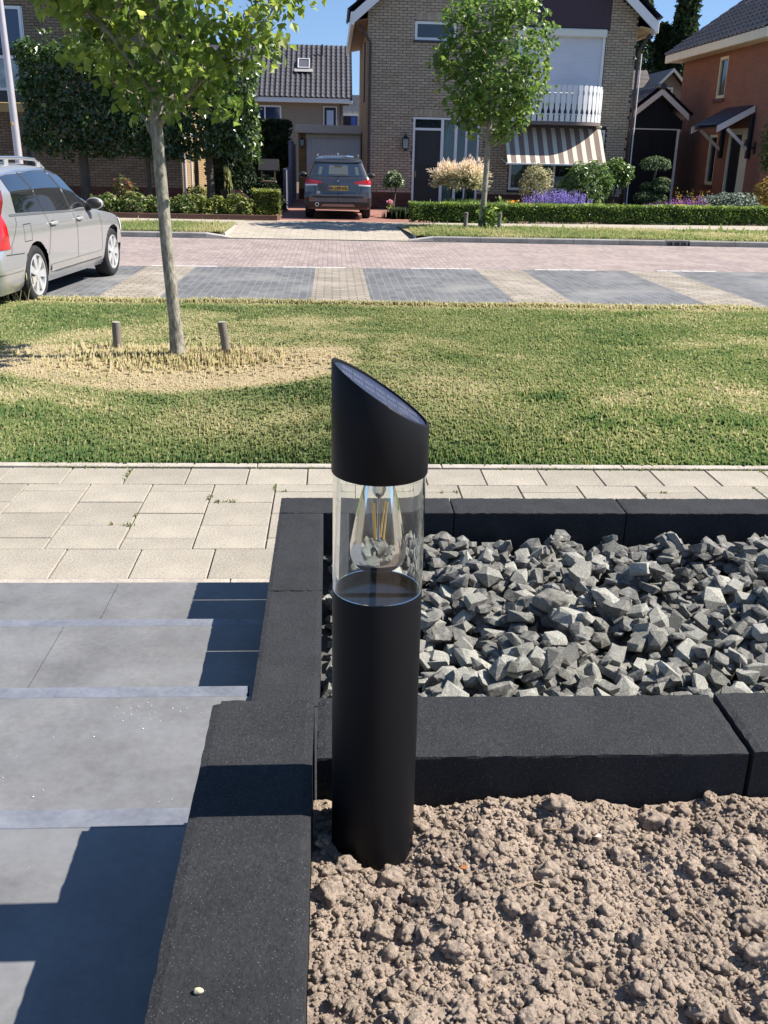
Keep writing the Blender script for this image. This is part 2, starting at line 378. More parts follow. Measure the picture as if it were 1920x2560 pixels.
def clods(n, base, rmin, rmax, var, pw, xr=(-.02,.72), yr=(.72,1.185)):
    global b0
    forms = [lump(base, 1, .75, 2.1, i+var)*np.array([1.15,.95,.85]) for i in range(14)]
    x = RNG.uniform(*xr, n); y = RNG.uniform(*yr, n); r = rmin+(rmax-rmin)*RNG.random(n)**pw
    ok = (x-.058)**2+(y-1.12)**2 > (.058+r*.7)**2; ok &= (x-r > -.027) & (y+r*.8 < 1.19); x, y, r = x[ok], y[ok], r[ok]; R_ = rot_rand(len(x))
    z = soil_h(x, y)+r*.42
    for i in range(len(x)):
        v = (forms[i % 14]*r[i]) @ R_[i].T; v[:,2] *= .8; v += (x[i], y[i], z[i])
        VV.append(v); FF.append(base[1]+b0); b0 += len(v)
clods(11000, I0, .0010, .0034, 0, 1.4); clods(1700, I1, .0028, .0065, 5, 1.5); clods(330, I2, .0055, .0115, 3, 2.0); clods(75, I3, .008, .0145, 9, 1.5)
clods(9000, I0, .0012, .0036, 1, 1.4, (.72,1.4), (.6,1.185)); clods(1500, I1, .003, .0075, 2, 1.6, (.72,1.4), (.6,1.185)); clods(160, I2, .006, .014, 4, 1.8, (.72,1.4), (.6,1.185))
o = link('soil_crumbs', arr_mesh('soil_crumbs', np.concatenate(VV), np.concatenate(FF), smooth=True), m_soil); tag(o, 'small crumbs and clods of dry soil in the raised bed', kind='stuff')
# the clods one can pick out
big = [(-.003,.994,.021,'round soil clod against the black wall, left edge of the bed'),(.535,.945,.021,'large clod at the right picture edge, upper one of two'),(.520,.885,.021,'large smooth clod at the right picture edge, lower one of two'),
       (.081,1.037,.018,'clod of soil just in front of the black lamp post'),(.289,1.031,.018,'knobbly clod in the middle of the soil bed'),(.33,1.155,.02,'clod lying under the black wall right of the lamp'),
       (.47,1.15,.019,'broad clod under the black wall near the far right'),(.06,.93,.016,'clod casting a dark shadow left of centre in the soil'),(.26,.95,.016,'clod with a yellow leaf scrap beside it'),(.02,1.052,.015,'clod touching the base of the lamp post on its left'),
       (.40,1.07,.016,'lone grey-brown clod right of centre'),(.15,.89,.016,'low flat clod near the bottom of the soil bed')]
for i,(x,y,r,l) in enumerate(big):
    v = lump(I3, r*.82, .7, 2.2, i+31)*np.array([1.2,1,.85]); v *= (1+.10*(fbm(v[:,0]*330,v[:,1]*330,v[:,2]*330,3)-.5))[:,None]; v += (x,y,float(soil_h(np.array([x]),np.array([y]))[0])+r*.32)
    tag(link('soil_clod', arr_mesh('soil_clod', v, I3[1], smooth=True), m_soil), l, 'soil clod', 'bigger clods lying on the soil')
m_twig = M('dry_twig', (.30,.22,.14), .9)
tw = [((.30,1.12),(.38,1.095),'thin pale twig lying across the upper soil'),((.235,.985),(.275,1.0),'short twig lying in the middle soil'),((.44,.97),(.47,.93),'fine dry root stalk on the right soil')]
for (a,b,l) in tw:
    mb = MB(); za, zb = [float(soil_h(np.array([p[0]]),np.array([p[1]]))[0])+.006 for p in (a,b)]
    mb.tube([(a[0],a[1],za),((a[0]+b[0])/2+.004,(a[1]+b[1])/2+.004,(za+zb)/2+.003),(b[0],b[1],zb)],[.0012,.001,.0007],5)
    tag(mb.build('twig', m_twig, smooth=60), l, 'twig', 'twigs on the soil')
for (x,y,c,l) in ((.254,.952,(.55,.42,.06),'yellow scrap of leaf lying on the soil'),(.17,1.03,(.35,.13,.04),'rust brown leaf scrap on the soil'),(.37,1.10,(.62,.52,.42),'pale dry leaf scrap on the upper right soil'),(.0,1.112,(.5,.42,.33),'pale dry scrap between wall and lamp post')):
    mb = MB(); z = float(soil_h(np.array([x]),np.array([y]))[0])+.008
    mb.add([(x,y,z),(x+.006,y+.003,z+.003),(x+.011,y+.001,z),(x+.006,y-.004,z+.001)],[(0,1,2,3)])
    tag(mb.build('leaf_scrap', M('scrap_%.2f' % c[0], c, .8)), l, 'leaf scrap', 'leaf scraps on the soil')
# ---- crushed stone bed
st_forms = []
for i in range(26):
    r = np.random.default_rng(100+i); bm = bmesh.new()
    el = np.array([1.0, r.uniform(.55,.9), r.uniform(.34,.6)])
    for cx in (-1,1):
        for cy in (-1,1):
            for cz in (-1,1): bm.verts.new((np.array([cx,cy,cz])*.66*r.uniform(.55,1.12,3)+r.normal(0,.08,3))*el)
    for k in range(4+i%4):
        d = r.normal(size=3); d /= np.linalg.norm(d); bm.verts.new(d*el*r.uniform(.8,1.05))
    res = bmesh.ops.convex_hull(bm, input=bm.verts); bmesh.ops.delete(bm, geom=[e for e in res['geom_interior'] if isinstance(e, bmesh.types.BMVert)], context='VERTS')
    bmesh.ops.bevel(bm, geom=list(bm.edges), offset=.014, segments=1, affect='EDGES')
    bmesh.ops.triangulate(bm, faces=bm.faces); me = bpy.data.meshes.new('stone'); bm.to_mesh(me); bm.free(); st_forms.append(me)
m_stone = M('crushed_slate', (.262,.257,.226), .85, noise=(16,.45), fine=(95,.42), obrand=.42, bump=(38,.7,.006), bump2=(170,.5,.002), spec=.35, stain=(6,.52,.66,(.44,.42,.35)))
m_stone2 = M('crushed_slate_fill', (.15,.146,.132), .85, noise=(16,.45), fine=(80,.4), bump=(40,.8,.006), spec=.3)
for me in st_forms: me.materials.append(m_stone)
GX0, GY0, GS = -.03, 1.36, .0125; gw, gh = int(2.9/GS), int(1.95/GS); Hm = np.full((gw,gh), .20)
cand = []
rs = np.random.default_rng(5)
for k in range(5200):
    r = .5*rs.uniform(.042,.084)*(1.30 if rs.random() < .12 else 1); x = rs.uniform(-.03+r, 2.84-r); y = rs.uniform(1.36+r, 3.305-r)
    i0,i1 = int((x-r-GX0)/GS), int((x+r-GX0)/GS)+1; j0,j1 = int((y-r-GY0)/GS), int((y+r-GY0)/GS)+1
    sub = Hm[max(i0,0):i1, max(j0,0):j1]; z = float(sub.mean())
    if z > .334 + .02*vnoise(x*2.5, y*2.5) + .022*max(0, y-2.5)/.7: continue
    zc = z + r*.34
    ii, jj = np.meshgrid(np.arange(max(i0,0), max(i0,0)+sub.shape[0]), np.arange(max(j0,0), max(j0,0)+sub.shape[1]), indexing='ij')
    dd = ((ii*GS+GX0-x)**2+(jj*GS+GY0-y)**2)/(r*r); bump = zc + r*.5*np.sqrt(np.maximum(0,1-dd)); np.copyto(sub, np.where(dd < 1, np.maximum(sub, bump), sub))
    cand.append((x,y,zc,r))
cand = np.array(cand)
vis = [(i, c) for i, c in enumerate(cand) if c[1] > 2.05 and c[0] < 1.75 and c[2] > float(Hm[int((c[0]-GX0)/GS), int((c[1]-GY0)/GS)])-.75*c[3]]
vis.sort(key=lambda t: -t[1][3]/(t[1][1]+.4)); pick = set(i for i,_ in vis[:298])
fillV, fillF, fb = [], [], 0
for i,(x,y,z,r) in enumerate(cand):
    me = st_forms[i % 26]; e = Euler((random.gauss(0,.38), random.gauss(0,.38), random.uniform(0,2*pi)))
    if i in pick:
        o = bpy.data.objects.new('stone', me); COL.objects.link(o); o.location = (x,y,z); o.rotation_euler = e; o.scale = (r*1.22,)*3
        tag(o, 'angular grey crushed stone on top of the black-edged stone bed', 'stone', 'crushed stones on top of the stone bed')
    else:
        R3 = np.array(e.to_matrix()); v = np.empty(len(me.vertices)*3, np.float32); me.vertices.foreach_get('co', v); f_ = np.empty(len(me.polygons)*3, np.int32); me.polygons.foreach_get('vertices', f_)
        fillV.append((v.reshape(-1,3)*r*1.22)@R3.T+(x,y,z)); fillF.append(f_.reshape(-1,3)+fb); fb += len(me.vertices)
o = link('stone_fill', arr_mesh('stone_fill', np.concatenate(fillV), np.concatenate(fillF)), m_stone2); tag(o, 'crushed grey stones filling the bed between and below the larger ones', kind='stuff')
v = lump(I3, .05, .35, 1.4, 3)*np.array([1.1,.8,.65]); v += (.665,2.62,.345); tag(link('rounded_stone', arr_mesh('rounded_stone', v, I3[1], smooth=True), M('brown_stone',(.17,.16,.135),.85,noise=(14,.3),fine=(90,.3),bump=(60,.8,.005))), 'rounded brownish stone larger than the grey stones around it', 'stone')
mb = MB(); mb.quad((-.03,1.36,.2),(2.9,1.36,.2),(2.9,3.31,.2),(-.03,3.31,.2)); tag(mb.build('bed_floor', M('bed_grit',(.07,.07,.068),.95,noise=(30,.3))), kind='structure')
# ---- solar lamp
LX, LY = .058, 1.12
lamp = thing('solar_lamp', 'black solar garden lamp post with slanted top and clear bulb window', 'garden lamp', (LX,LY,.66))
m_blk = M('black_powdercoat', (.0042,.0043,.0055), .5, fine=(500,.05), bump=(900,.1,.0006), spec=.2)
m_rim = M('black_gloss_rim', (.008,.008,.01), .18, spec=.5)
base = MB(); base.lathe([(.0571,.63),(.0571,1.080),(.0563,1.0825),(.0555,1.0825),(.0545,1.080),(.0545,1.07),(.001,1.07)], (LX,LY), 72); base.build('post_tube', m_blk, lamp, smooth=50)
lid = MB(); lid.lathe([(.0535,1.0705),(.0535,1.073),(.001,1.073)], (LX,LY), 48); lid.box(LX-.05,LX+.05,LY-.0015,LY+.0015,1.0735,1.076); lid.build('inner_disc', m_rim, lamp, smooth=40)
gl = MB(); gl.lathe([(.0568,1.0835),(.0568,1.239),(.0538,1.239),(.0538,1.0835)], (LX,LY), 96, closed=True)
m_glass = glass_mat('clear_glass',(.985,.995,.99)); gl.build('glass_tube', m_glass, lamp, smooth=60)
def ztop(x): return 1.3365 - (x-LX)*.66
cap = MB(); n = 96
rings = [(.0580,lambda x:1.2385,0),(.0587,lambda x:1.2400,0),(.0587,lambda x:ztop(x)-.0016,0),(.0580,lambda x:ztop(x)-.0003,0),(.0570,lambda x:ztop(x),0),(.0552,lambda x:ztop(x)-.0004,0),(.0548,lambda x:ztop(x)-.0035,0)]
V = []
for r,zf,_ in rings:
    for k in range(n):
        a = 2*pi*k/n; x = LX+r*math.cos(a); V.append((x, LY+r*math.sin(a), zf(x)))
F = [(i*n+k, i*n+(k+1)%n, (i+1)*n+(k+1)%n, (i+1)*n+k) for i in range(len(rings)-1) for k in range(n)]
F.append(tuple(range(n-1,-1,-1))); cap.add(V, F); cap.build('cap', m_blk, lamp, smooth=40)
pan = MB(); pan.add([(LX+.0546*math.cos(2*pi*k/n), LY+.0546*math.sin(2*pi*k/n), ztop(LX+.0546*math.cos(2*pi*k/n))-.0032) for k in range(n)], [tuple(range(n))])
m_panel = M('solar_panel', (.028,.036,.075), .3, spec=.6, coat=.3); po = pan.build('solar_panel', m_panel, lamp)
m_cell = M('solar_cell', (.075,.085,.13), .4, spec=.5)
for row in (-1,1):
    for c in range(7):
        u0 = -.0455+.0132*c; cb = MB()
        for s_ in range(6):
            x0 = LX+u0+s_*.0019; y0 = LY+row*.0135-.0095
            if (abs(x0-LX)+.001)**2+(abs(row*.0135)+.0095)**2 > .052**2: continue
            zz = [ztop(x)-.0029 for x in (x0,x0+.0012)]
            cb.add([(x0,y0,zz[0]),(x0+.0012,y0,zz[1]),(x0+.0012,y0+.019,zz[1]),(x0,y0+.019,zz[0])],[(0,1,2,3)])
        if cb.v: cb.build('solar_cell', m_cell, po)
bulb = MB(); prof = [(.0130,1.2375),(.0150,1.232),(.0185,1.222),(.0230,1.205),(.0280,1.182),(.0320,1.160),(.0352,1.142),(.0350,1.130),(.0325,1.121),(.0255,1.1145),(.0170,1.1105),(.0080,1.1090),(.0008,1.1086)]
bulb.lathe(prof, (LX,LY), 56); bo = bulb.build('bulb', thin_glass('bulb_glass',(.96,.965,.95),1.55), lamp, smooth=180)
m_stem = thin_glass('stem_glass',(.8,.82,.82),1.6)
sm = MB(); sm.lathe([(.009,1.238),(.0085,1.214),(.006,1.208),(.0018,1.204),(.0016,1.150),(.004,1.148),(.0008,1.146)], (LX,LY), 18); sm.build('stem', m_stem, bo, smooth=60)
m_fil = M('amber_filament', (.90,.52,.07), .5)
for k,(dx,dy,tx) in enumerate(((-.0085,.003,.004),(.0105,-.004,-.004),(.008,.005,-.005),(-.006,-.006,.003))):
    fb_ = MB(); fb_.tube([(LX+dx,LY+dy,1.199),(LX+dx+tx,LY+dy*.8,1.150)], .0012, 6); fb_.build('filament', m_fil, bo, smooth=60)
tp = MB(); tp.lathe([(.0532,1.2365),(.0532,1.2384),(.001,1.2384)], (LX,LY), 40); tp.lathe([(.0145,1.2383),(.0145,1.232),(.001,1.232)], (LX,LY), 24); tp.build('lamp_holder', m_rim, lamp, smooth=40)
# ---- patio steps
m_slab = M('grey_ceramic_slab', (.155,.155,.157), .55, noise=(5,.2), fine=(60,.1), stain=(6,.48,.85,(.19,.195,.205)), specks=(95,.06,(.45,.45,.45)), bump2=(220,.15,.001), bump=(30,.12,.003), spec=.45)
m_strip = M('sky_tinted_strip', (.15,.16,.19), .45, noise=(8,.18), fine=(80,.12), stain=(13,.5,.8,(.22,.23,.25)), spec=.5)  # blue of the reflected sky put into the strip colour
ps = structure('patio_steps', (-1,2.4,0))
treads = [(2.872,3.468,.022,.03,False,-.822),(2.127,2.868,.165,.178,True,-.852),(1.402,2.123,.352,.366,True,-.86),(-1.2,1.398,.541,.575,True,-1.0)]
for ti,(y0,y1,zf,zn,strip,jx) in enumerate(treads):
    yb = y1-(.052 if strip else 0)
    def zz(y): return zf+(zn-zf)*(y1-y)/(y1-y0)
    xj = [-.188 if ti < 3 else -.19]+[jx-.6*k for k in range(5)]
    for a,b in zip(xj[1:], xj[:-1]):
        mb = MB(); A, B = a+.0015, b-.0015; zl, zh = zz(yb), zz(y0)
        mb.add([(A,y0+.001,zh-.04),(B,y0+.001,zh-.04),(B,yb-.001,zl-.04),(A,yb-.001,zl-.04),(A,y0+.001,zh),(B,y0+.001,zh),(B,yb-.001,zl),(A,yb-.001,zl)],[(3,2,1,0),(4,5,6,7),(0,1,5,4),(1,2,6,5),(2,3,7,6),(3,0,4,7)])
        mb.build('slab', m_slab, ps)
    if strip:
        xr_ = -.188 if ti == 1 else (-.205 if ti == 2 else -.19)
        for k in range(3):
            mb = MB(); mb.box(xr_-1.0*(k+1)+.002, xr_-1.0*k, yb+.001, y1, zf-.18, zf, bev=.002); mb.build('edge_strip', m_strip, ps)
mb = MB(); mb.add([],[])
mb = MB(); mb.box(-3.2,-.19,2.13,3.46,-.3,-.02); mb.box(-3.2,-.195,1.405,2.06,-.02,.31); mb.box(-3.2,-.195,2.07,2.8,-.02,.12); mb.box(-3.2,-.195,-1.2,1.34,-.02,.49); mb.build('mortar_bed', M('mortar',(.2,.19,.18),.9), ps)
# ---- pavement of 30 cm tiles
m_tile = M('washed_concrete_tile', (.30,.27,.222), .88, noise=(4,.10), fine=(120,.30), specks=(130,.22,(.50,.46,.40)), obrand=.08, bump=(150,.5,.003), bump2=(420,.3,.001), spec=.25, stain=(3,.56,.75,(.38,.33,.26)))
pv = structure('pavement', (0,4.2,0))
mb = MB(); mb.quad((-5,3.44,-.012),(7,3.44,-.012),(7,5.1,-.012),(-5,5.1,-.012)); mb.build('joint_sand', M('joint_sand',(.22,.18,.12),.95,noise=(20,.3)), pv)
tile_me = {}
def tile(x0,x1,y0,y1,dz=0.0):
    key = (round(x1-x0,3), round(y1-y0,3))
    if key not in tile_me:
        t = MB(); t.box(-key[0]/2,key[0]/2,-key[1]/2,key[1]/2,-.045,0,bev=.0025); me = t.mesh('tile'); me.materials.append(m_tile); tile_me[key] = me
    o = bpy.data.objects.new('tile', tile_me[key]); COL.objects.link(o); o.parent = pv; o.location = ((x0+x1)/2, (y0+y1)/2-4.2, dz+random.gauss(0,.0008)); o.rotation_euler = (random.gauss(0,.0022), random.gauss(0,.0022), random.gauss(0,.002))
P_ = .3115; gp = .0065
seams = []
for c in range(-9, 19):
    x0 = -.905+P_*c; x1 = x0+P_-gp
    tile(x0+.157, x1+.157, 4.722, 4.984); seams.append((x1+.157+gp/2,4.73,4.98))
    tile(x0+.10, x1+.10, 3.552, 3.858); seams.append((x1+.10+gp/2,3.56,3.85))
    ph = 4.303 if c % 2 == 0 else 4.455
    edges = [3.862]+[e for e in [ph+P_*k for k in range(-3,4)] if 3.92 < e < 4.66]+[4.718]
    for a,b in zip(edges[:-1], edges[1:]): tile(x0, x1, a, b-gp if b < 4.71 else b)
    seams.append((x1+gp/2,3.87,4.71)); 
    for e in edges[1:-1]: seams.append(((x0,x1),e-gp/2))
for c in range(-5,8):
    x0 = -.4+1.0*c; 
    t = MB(); t.box(x0,x0+.996,4.992,5.052,-.05,.010,bev=.004); t.build('edging_strip', M('edging_concrete',(.37,.33,.28),.9,noise=(8,.18),fine=(120,.25),bump=(120,.6,.004)), pv)
    t = MB(); t.box(x0,x0+.996,3.482,3.546,-.05,.004,bev=.004); t.build('edging_strip', MATS['edging_concrete'], pv)
# weeds in the joints
wp = []
for s_ in seams:
    for k in range(5):
        if isinstance(s_[0], tuple): x = RNG.uniform(*s_[0]); y = s_[1]
        else: x = s_[0]; y = RNG.uniform(s_[1], s_[2])
        if vnoise(x*3.1+4, y*3.1) > .68:
            for q in range(7): wp.append((x+RNG.normal()*.006, y+RNG.normal()*.010, -.004))
for k in range(700):
    x = RNG.uniform(-2.5,3); 
    if vnoise(x*4,2.2) > .35: wp.append((x+RNG.normal()*.01, 4.989+RNG.normal()*.006, -.002))
wp = np.array(wp); n = len(wp); A = rdir(n)*.8; A[:,2] = np.abs(A[:,2])+.35
o = scatter(BLADE[0], BLADE[1], wp, A, rdir(n), np.stack([np.full(n,.006), RNG.uniform(.006,.015,n), np.full(n,.02)],-1), RNG.uniform(.1,.75,n), 'joint_weeds', M('weed_green',(.1,.2,.04),.7,tint=[(0,(.09,.14,.035)),(.6,(.17,.20,.06)),(1,(.3,.27,.13))],transl=.3)); tag(o, 'small green weeds and moss growing in the pavement joints', kind='stuff')
# ---- lawn
def dryness(x, y):
    e = ((x+1.30)/1.55)**2 + ((y-8.05)/(np.where(y < 8.05, 1.2, 1.9)))**2
    e = e + .35*(fbm(x*2.2, y*2.2, 1.1)-.5)
    d = np.clip((1.12-e)/.3, 0, 1)*np.where(y > 8.6, .55, 1.0)
    bg_ = np.clip((fbm(x*.9+9, y*.9, 2.2)+.35*fbm(x*4,y*4,9)-.64)*2.2, 0, .48)*np.clip((y-5.4)/.8,0,1)
    edge = np.clip((y-10.95)/.45, 0, 1)*.7
    s2 = np.exp(-(((x-.75)/.7)**2+((y-7.0)/.5)**2))*.55
    return np.clip(np.maximum(np.maximum(d, edge), bg_+s2), 0, 1)
def lush(x, y):
    t = 1.2*np.exp(-(((x-1.52)/.28)**2+((y-6.75)/.16)**2)) + np.clip((fbm(x*1.1+3,y*2.2,11)-.55)*3,0,.7) + .7*np.exp(-(((x-2.3)/.7)**2+((y-6.1)/.25)**2)) + .6*np.exp(-(((x-.2)/.9)**2+((y-6.9)/.25)**2))*(x < .0) + .45*np.clip((5.75-y)/.5,0,1)*np.clip(fbm(x*1.5,y*1.5,7)*2-.4,0,1) + .7*np.exp(-(((x+3)/.9)**2+((y-10.4)/.5)**2))
    return np.clip(t, 0, 1)
def lawn_h(x, y): return -.012 - .0045*np.clip(y-5.06,0,9) + .03*(fbm(x*.8,y*.8,4)-.5) + .012*(fbm(x*5,y*5,6)-.5) 
xs = np.arange(-6.5,9,.06); ys = np.arange(5.054,11.46,.05)
V, Fq = grid(xs, ys, lawn_h); dv = dryness(V[:,0], V[:,1])
o = link('lawn', arr_mesh('lawn', V, Fq, np.clip(dv*.9+.1*RNG.random(len(dv)),0,1), True), M('lawn_thatch',(.2,.2,.1),.95,tint=[(0,(.12,.145,.045)),(.45,(.26,.24,.11)),(1,(.38,.30,.18))],noise=(3,.15),fine=(60,.35),bump=(70,1,.02))); o['kind'] = 'structure'
def grass(n, xr, yr, h0, h1, name, wid=.0031):
    x = RNG.uniform(*xr, n); y = yr[0]+(yr[1]-yr[0])*RNG.random(n)**1.25
    d = dryness(x,y); l = lush(x,y); keep = RNG.random(n) < (1-.35*d); x,y,d,l = x[keep],y[keep],d[keep],l[keep]; n = len(x)
    cl = fbm(x*9, y*9, 1.3, 2)
    t = np.clip(.355 + .14*RNG.normal(size=n) + .42*(fbm(x*2.6,y*2.6,5)-.45) - .38*l + d*.58 + (RNG.random(n) < .12+.25*d)*.30, 0, 1)
    P = np.stack([x,y,lawn_h(x,y)-.004],-1); A = RNG.normal(size=(n,3))*.85; A[:,2] = np.abs(A[:,2])*.32+.12
    hgt = (h0+(h1-h0)*RNG.random(n)**1.6)*(1+.35*l)*(.88+.25*cl)*(1-.25*d)
    S = np.stack([np.full(n,wid)*(1+.25*(y-5)), hgt, hgt],-1)
    return scatter(BLADE[0], BLADE[1], P, A, rdir(n), S, t, name, M('grass_blades',(.1,.15,.03),.6,tint=[(0,(.055,.115,.040)),(.3,(.135,.195,.064)),(.55,(.25,.27,.11)),(.78,(.42,.385,.215)),(1,(.50,.43,.285))],transl=.32,spec=.3), None, 'stuff')
o = grass(500000, (-4.6,5.9), (5.06,11.44), .014, .046, 'grass'); o['label'] = 'patchy lawn grass, green and sun-dried'
# longer straw round the tree foot and overhanging the edging
k = 5200; a = RNG.uniform(0,2*pi,k); r = np.abs(RNG.normal(0,.42,k)); x = -1.28+r*np.cos(a)*1.25; y = 8.08+r*np.sin(a)*.75; P = np.stack([x,y,lawn_h(x,y)],-1)
A = RNG.normal(size=(k,3))*.8; A[:,2] = np.abs(A[:,2])*.5+.2; S = np.stack([np.full(k,.0055),RNG.uniform(.03,.10,k),RNG.uniform(.03,.09,k)],-1)
o = scatter(BLADE[0],BLADE[1],P,A,rdir(k),S,np.clip(RNG.normal(.84,.14,k),0,1),'dry_grass_tufts',MATS['grass_blades']); tag(o,'long straw-coloured grass round the foot of the young tree',kind='stuff')
k = 9000; x = RNG.uniform(-4,5,k); y = RNG.normal(11.40,.06,k); P = np.stack([x,y,lawn_h(x,y)],-1); A = RNG.normal(size=(k,3))*.8; A[:,2] = np.abs(A[:,2])*.4+.15
o = scatter(BLADE[0],BLADE[1],P,A,rdir(k),np.stack([np.full(k,.009),RNG.uniform(.03,.09,k),RNG.uniform(.03,.07,k)],-1),np.clip(RNG.normal(.72,.2,k),0,1),'verge_grass',MATS['grass_blades']); tag(o,'dry fringe of grass along the parking edge',kind='stuff')
# seed-head weed beside the car
wd = thing('grass_weed', 'tall pale seeding grass beside the silver car rear wheel', 'weed', (-3.62,11.2,-.04)); mb = MB()
for dx,dy,h,b in ((0,0,.48,.02),(.06,.02,.36,.07),(.12,-.02,.26,.10),(-.05,.03,.3,-.06),(.2,.02,.22,.08)):
    mb.tube([(-3.62+dx,11.2+dy,-.05),(-3.62+dx+b*.4,11.2+dy,h*.6-.05),(-3.62+dx+b,11.2+dy,h-.05)],[.005,.004,.0025],5); mb.ell((-3.62+dx+b*1.05,11.2+dy,h-.02),(.010,.010,.045),6,5)
    mb.tube([(-3.62+dx,11.2+dy,-.03),(-3.62+dx-.03,11.2+dy,.08),(-3.62+dx-.09,11.2+dy,.10)],[.006,.005,.001],4)
mb.build('stem', M('straw',(.42,.36,.2),.8), wd, smooth=60)

tag(link('pebble', arr_mesh('pebble', lump(I2,.0038,.45,1.6,5)*np.array([1.2,.9,.8])+(-.137,.776,.783), I2[1], smooth=True), M('cream_pebble',(.55,.46,.30),.8)), 'tiny cream pebble lying on the tall black wall near the bottom', 'pebble')
VV, FF, b0 = [], [], 0
for k in range(46):
    if k < 22: x, y = -.42+RNG.normal()*.06, 1.99+RNG.normal()*.03
    else: x, y = RNG.uniform(-.85,-.22), RNG.uniform(1.45,2.05)
    v = lump(I0, RNG.uniform(.0006,.0019), .5, 1.5, k)*np.array([1.2,1,.35]); v += (x,y,.3525+(2.123-y)*.0194+.001); VV.append(v); FF.append(I0[1]+b0); b0 += len(v)
tag(link('stone_chips', arr_mesh('stone_chips', np.concatenate(VV), np.concatenate(FF)), M('white_chip',(.62,.62,.6),.8)), 'tiny white chips scattered on the third patio step', kind='stuff')
# ================================================================== STREET
S0 = -.11
def strip_mesh(poly, z, name, mat, parent=None, kind=None):
    mb = MB(); mb.add([(x,y,z) for x,y in poly], [tuple(range(len(poly)))]); return mb.build(name, mat, parent, kind=kind)
m_road = brick_mat('red_road_brick', (.335,.27,.252),(.245,.195,.184),(.20,.175,.158), .205,.08,.007, rot=pi/2, noise=.18, dirt=(1.1,.5,.85,(.36,.29,.26)))
m_bay = brick_mat('blue_bay_brick', (.15,.153,.162),(.10,.104,.112),(.19,.185,.178), .21,.105,.007, rot=pi/2, noise=.22, dirt=(.8,.52,.75,(.24,.235,.225)))
m_bayl = brick_mat('tan_bay_brick', (.32,.28,.225),(.23,.20,.165),(.13,.115,.095), .21,.105,.010, rot=0, noise=.16, dirt=(2.0,.5,.75,(.36,.32,.27)))
rd = structure('road', (0,18,0))
strip_mesh([(-60,15.0),(60,15.0),(60,20.93),(-60,20.93)], S0-.004, 'red_paving', m_road, rd)
def yb(x): return 15.58+.045*(x+2.7)
for k in range(-4,5):
    x0 = -.79+2.03*k
    for q in range(5):
        mb = MB(); a = x0+.203*q; mb.box(a+.006,a+.197,yb(a)+.03,yb(a)+.10,S0-.02,S0+.005, bev=.003); mb.build('white_brick', M('white_paint_brick',(.55,.54,.51),.8,noise=(6,.2)), rd)
pk = structure('parking_bays', (0,13.8,0))
bx = [-10.50,-7.95,-5.40,-2.86,-.26,2.29,4.76,7.3,9.85]
for a in bx:
    strip_mesh([(a,11.72),(a+.74,11.72),(a+.74,yb(a)),(a,yb(a))], S0+.004, 'tan_strip', m_bayl, pk)
for a,b in zip(bx[:-1], bx[1:]): strip_mesh([(a+.74,11.72),(b,11.72),(b,yb(b)),(a+.74,yb(a+.74))], S0+.004, 'dark_bay', m_bay, pk)
m_kerb = M('concrete_kerb', (.27,.26,.235), .88, noise=(5,.2), fine=(70,.25), bump=(90,.7,.005), obrand=.1, stain=(2.5,.5,.68,(.17,.16,.14)))
for k in range(-6,8):
    mb = MB(); a = -.3+1.0*k; mb.box(a,a+.994,11.50,11.66,-.3,-.082, bev=.008); mb.build('edge_kerb', M('bay_kerb',(.34,.32,.29),.9,noise=(5,.2),fine=(70,.2),obrand=.1), pk)
strip_mesh([(-60,11.6),(60,11.6),(60,15.9),(-60,15.9)], S0-.012, 'sub_base', m_ground, pk)
# far kerb
fk = thing('street_kerb', 'grey concrete kerb edging the far grass verge', 'kerb', (4,20.95,0))
def kerb(x0,x1,h0=.105,h1=.105,mat=m_kerb):
    mb = MB(); y0, y1 = 20.95, 21.12; b = .018
    V = []
    for x,h in ((x0,h0),(x1,h1)):
        V += [(x,y0,S0-.1),(x,y0+.012,S0+h-b),(x,y0+.012+b,S0+h),(x,y1,S0+h),(x,y1,S0-.1)]
    F = [(i,i+5,(i+1)%5+5,(i+1)%5) for i in range(5)]+[(0,1,2,3,4),(9,8,7,6,5)]
    mb.add(V,F); return mb.build('kerb_stone', mat, fk, weld=True)
m_kend = M('pale_kerb_end', (.40,.38,.34), .9, noise=(6,.15), fine=(90,.2), bump=(90,.6,.005))
kerb(1.62,2.12,.03,.105,m_kend)
xk = 2.124
for k in range(13):
    if k == 5:
        # gully inlet in the kerb
        mb = MB(); a = xk; mb.box(a,a+.52,20.975,21.13,S0+.07,S0+.112,bev=.006)
        for q in range(4): mb.box(a+.03+.15*q-.03,a+.03+.15*q,20.965,21.12,S0-.1,S0+.071)
        mb.box(a,a+.52,21.05,21.12,S0-.1,S0+.07); gi = mb.build('kerb_gully', m_kerb, fk); xk += .524
    kerb(xk, xk+.985); xk += .992
kerb(-2.62,-2.09,.105,.03,m_kend)
for sx in (-2.24,1.76):
    mb = MB(); mb.box(sx-.01,sx+.01,21.1,23.9,S0-.05,-.012); mb.build('verge_edging', m_kend, fk)
for k in range(11): kerb(-2.624-.992*(k+1)+.007, -2.624-.992*k)
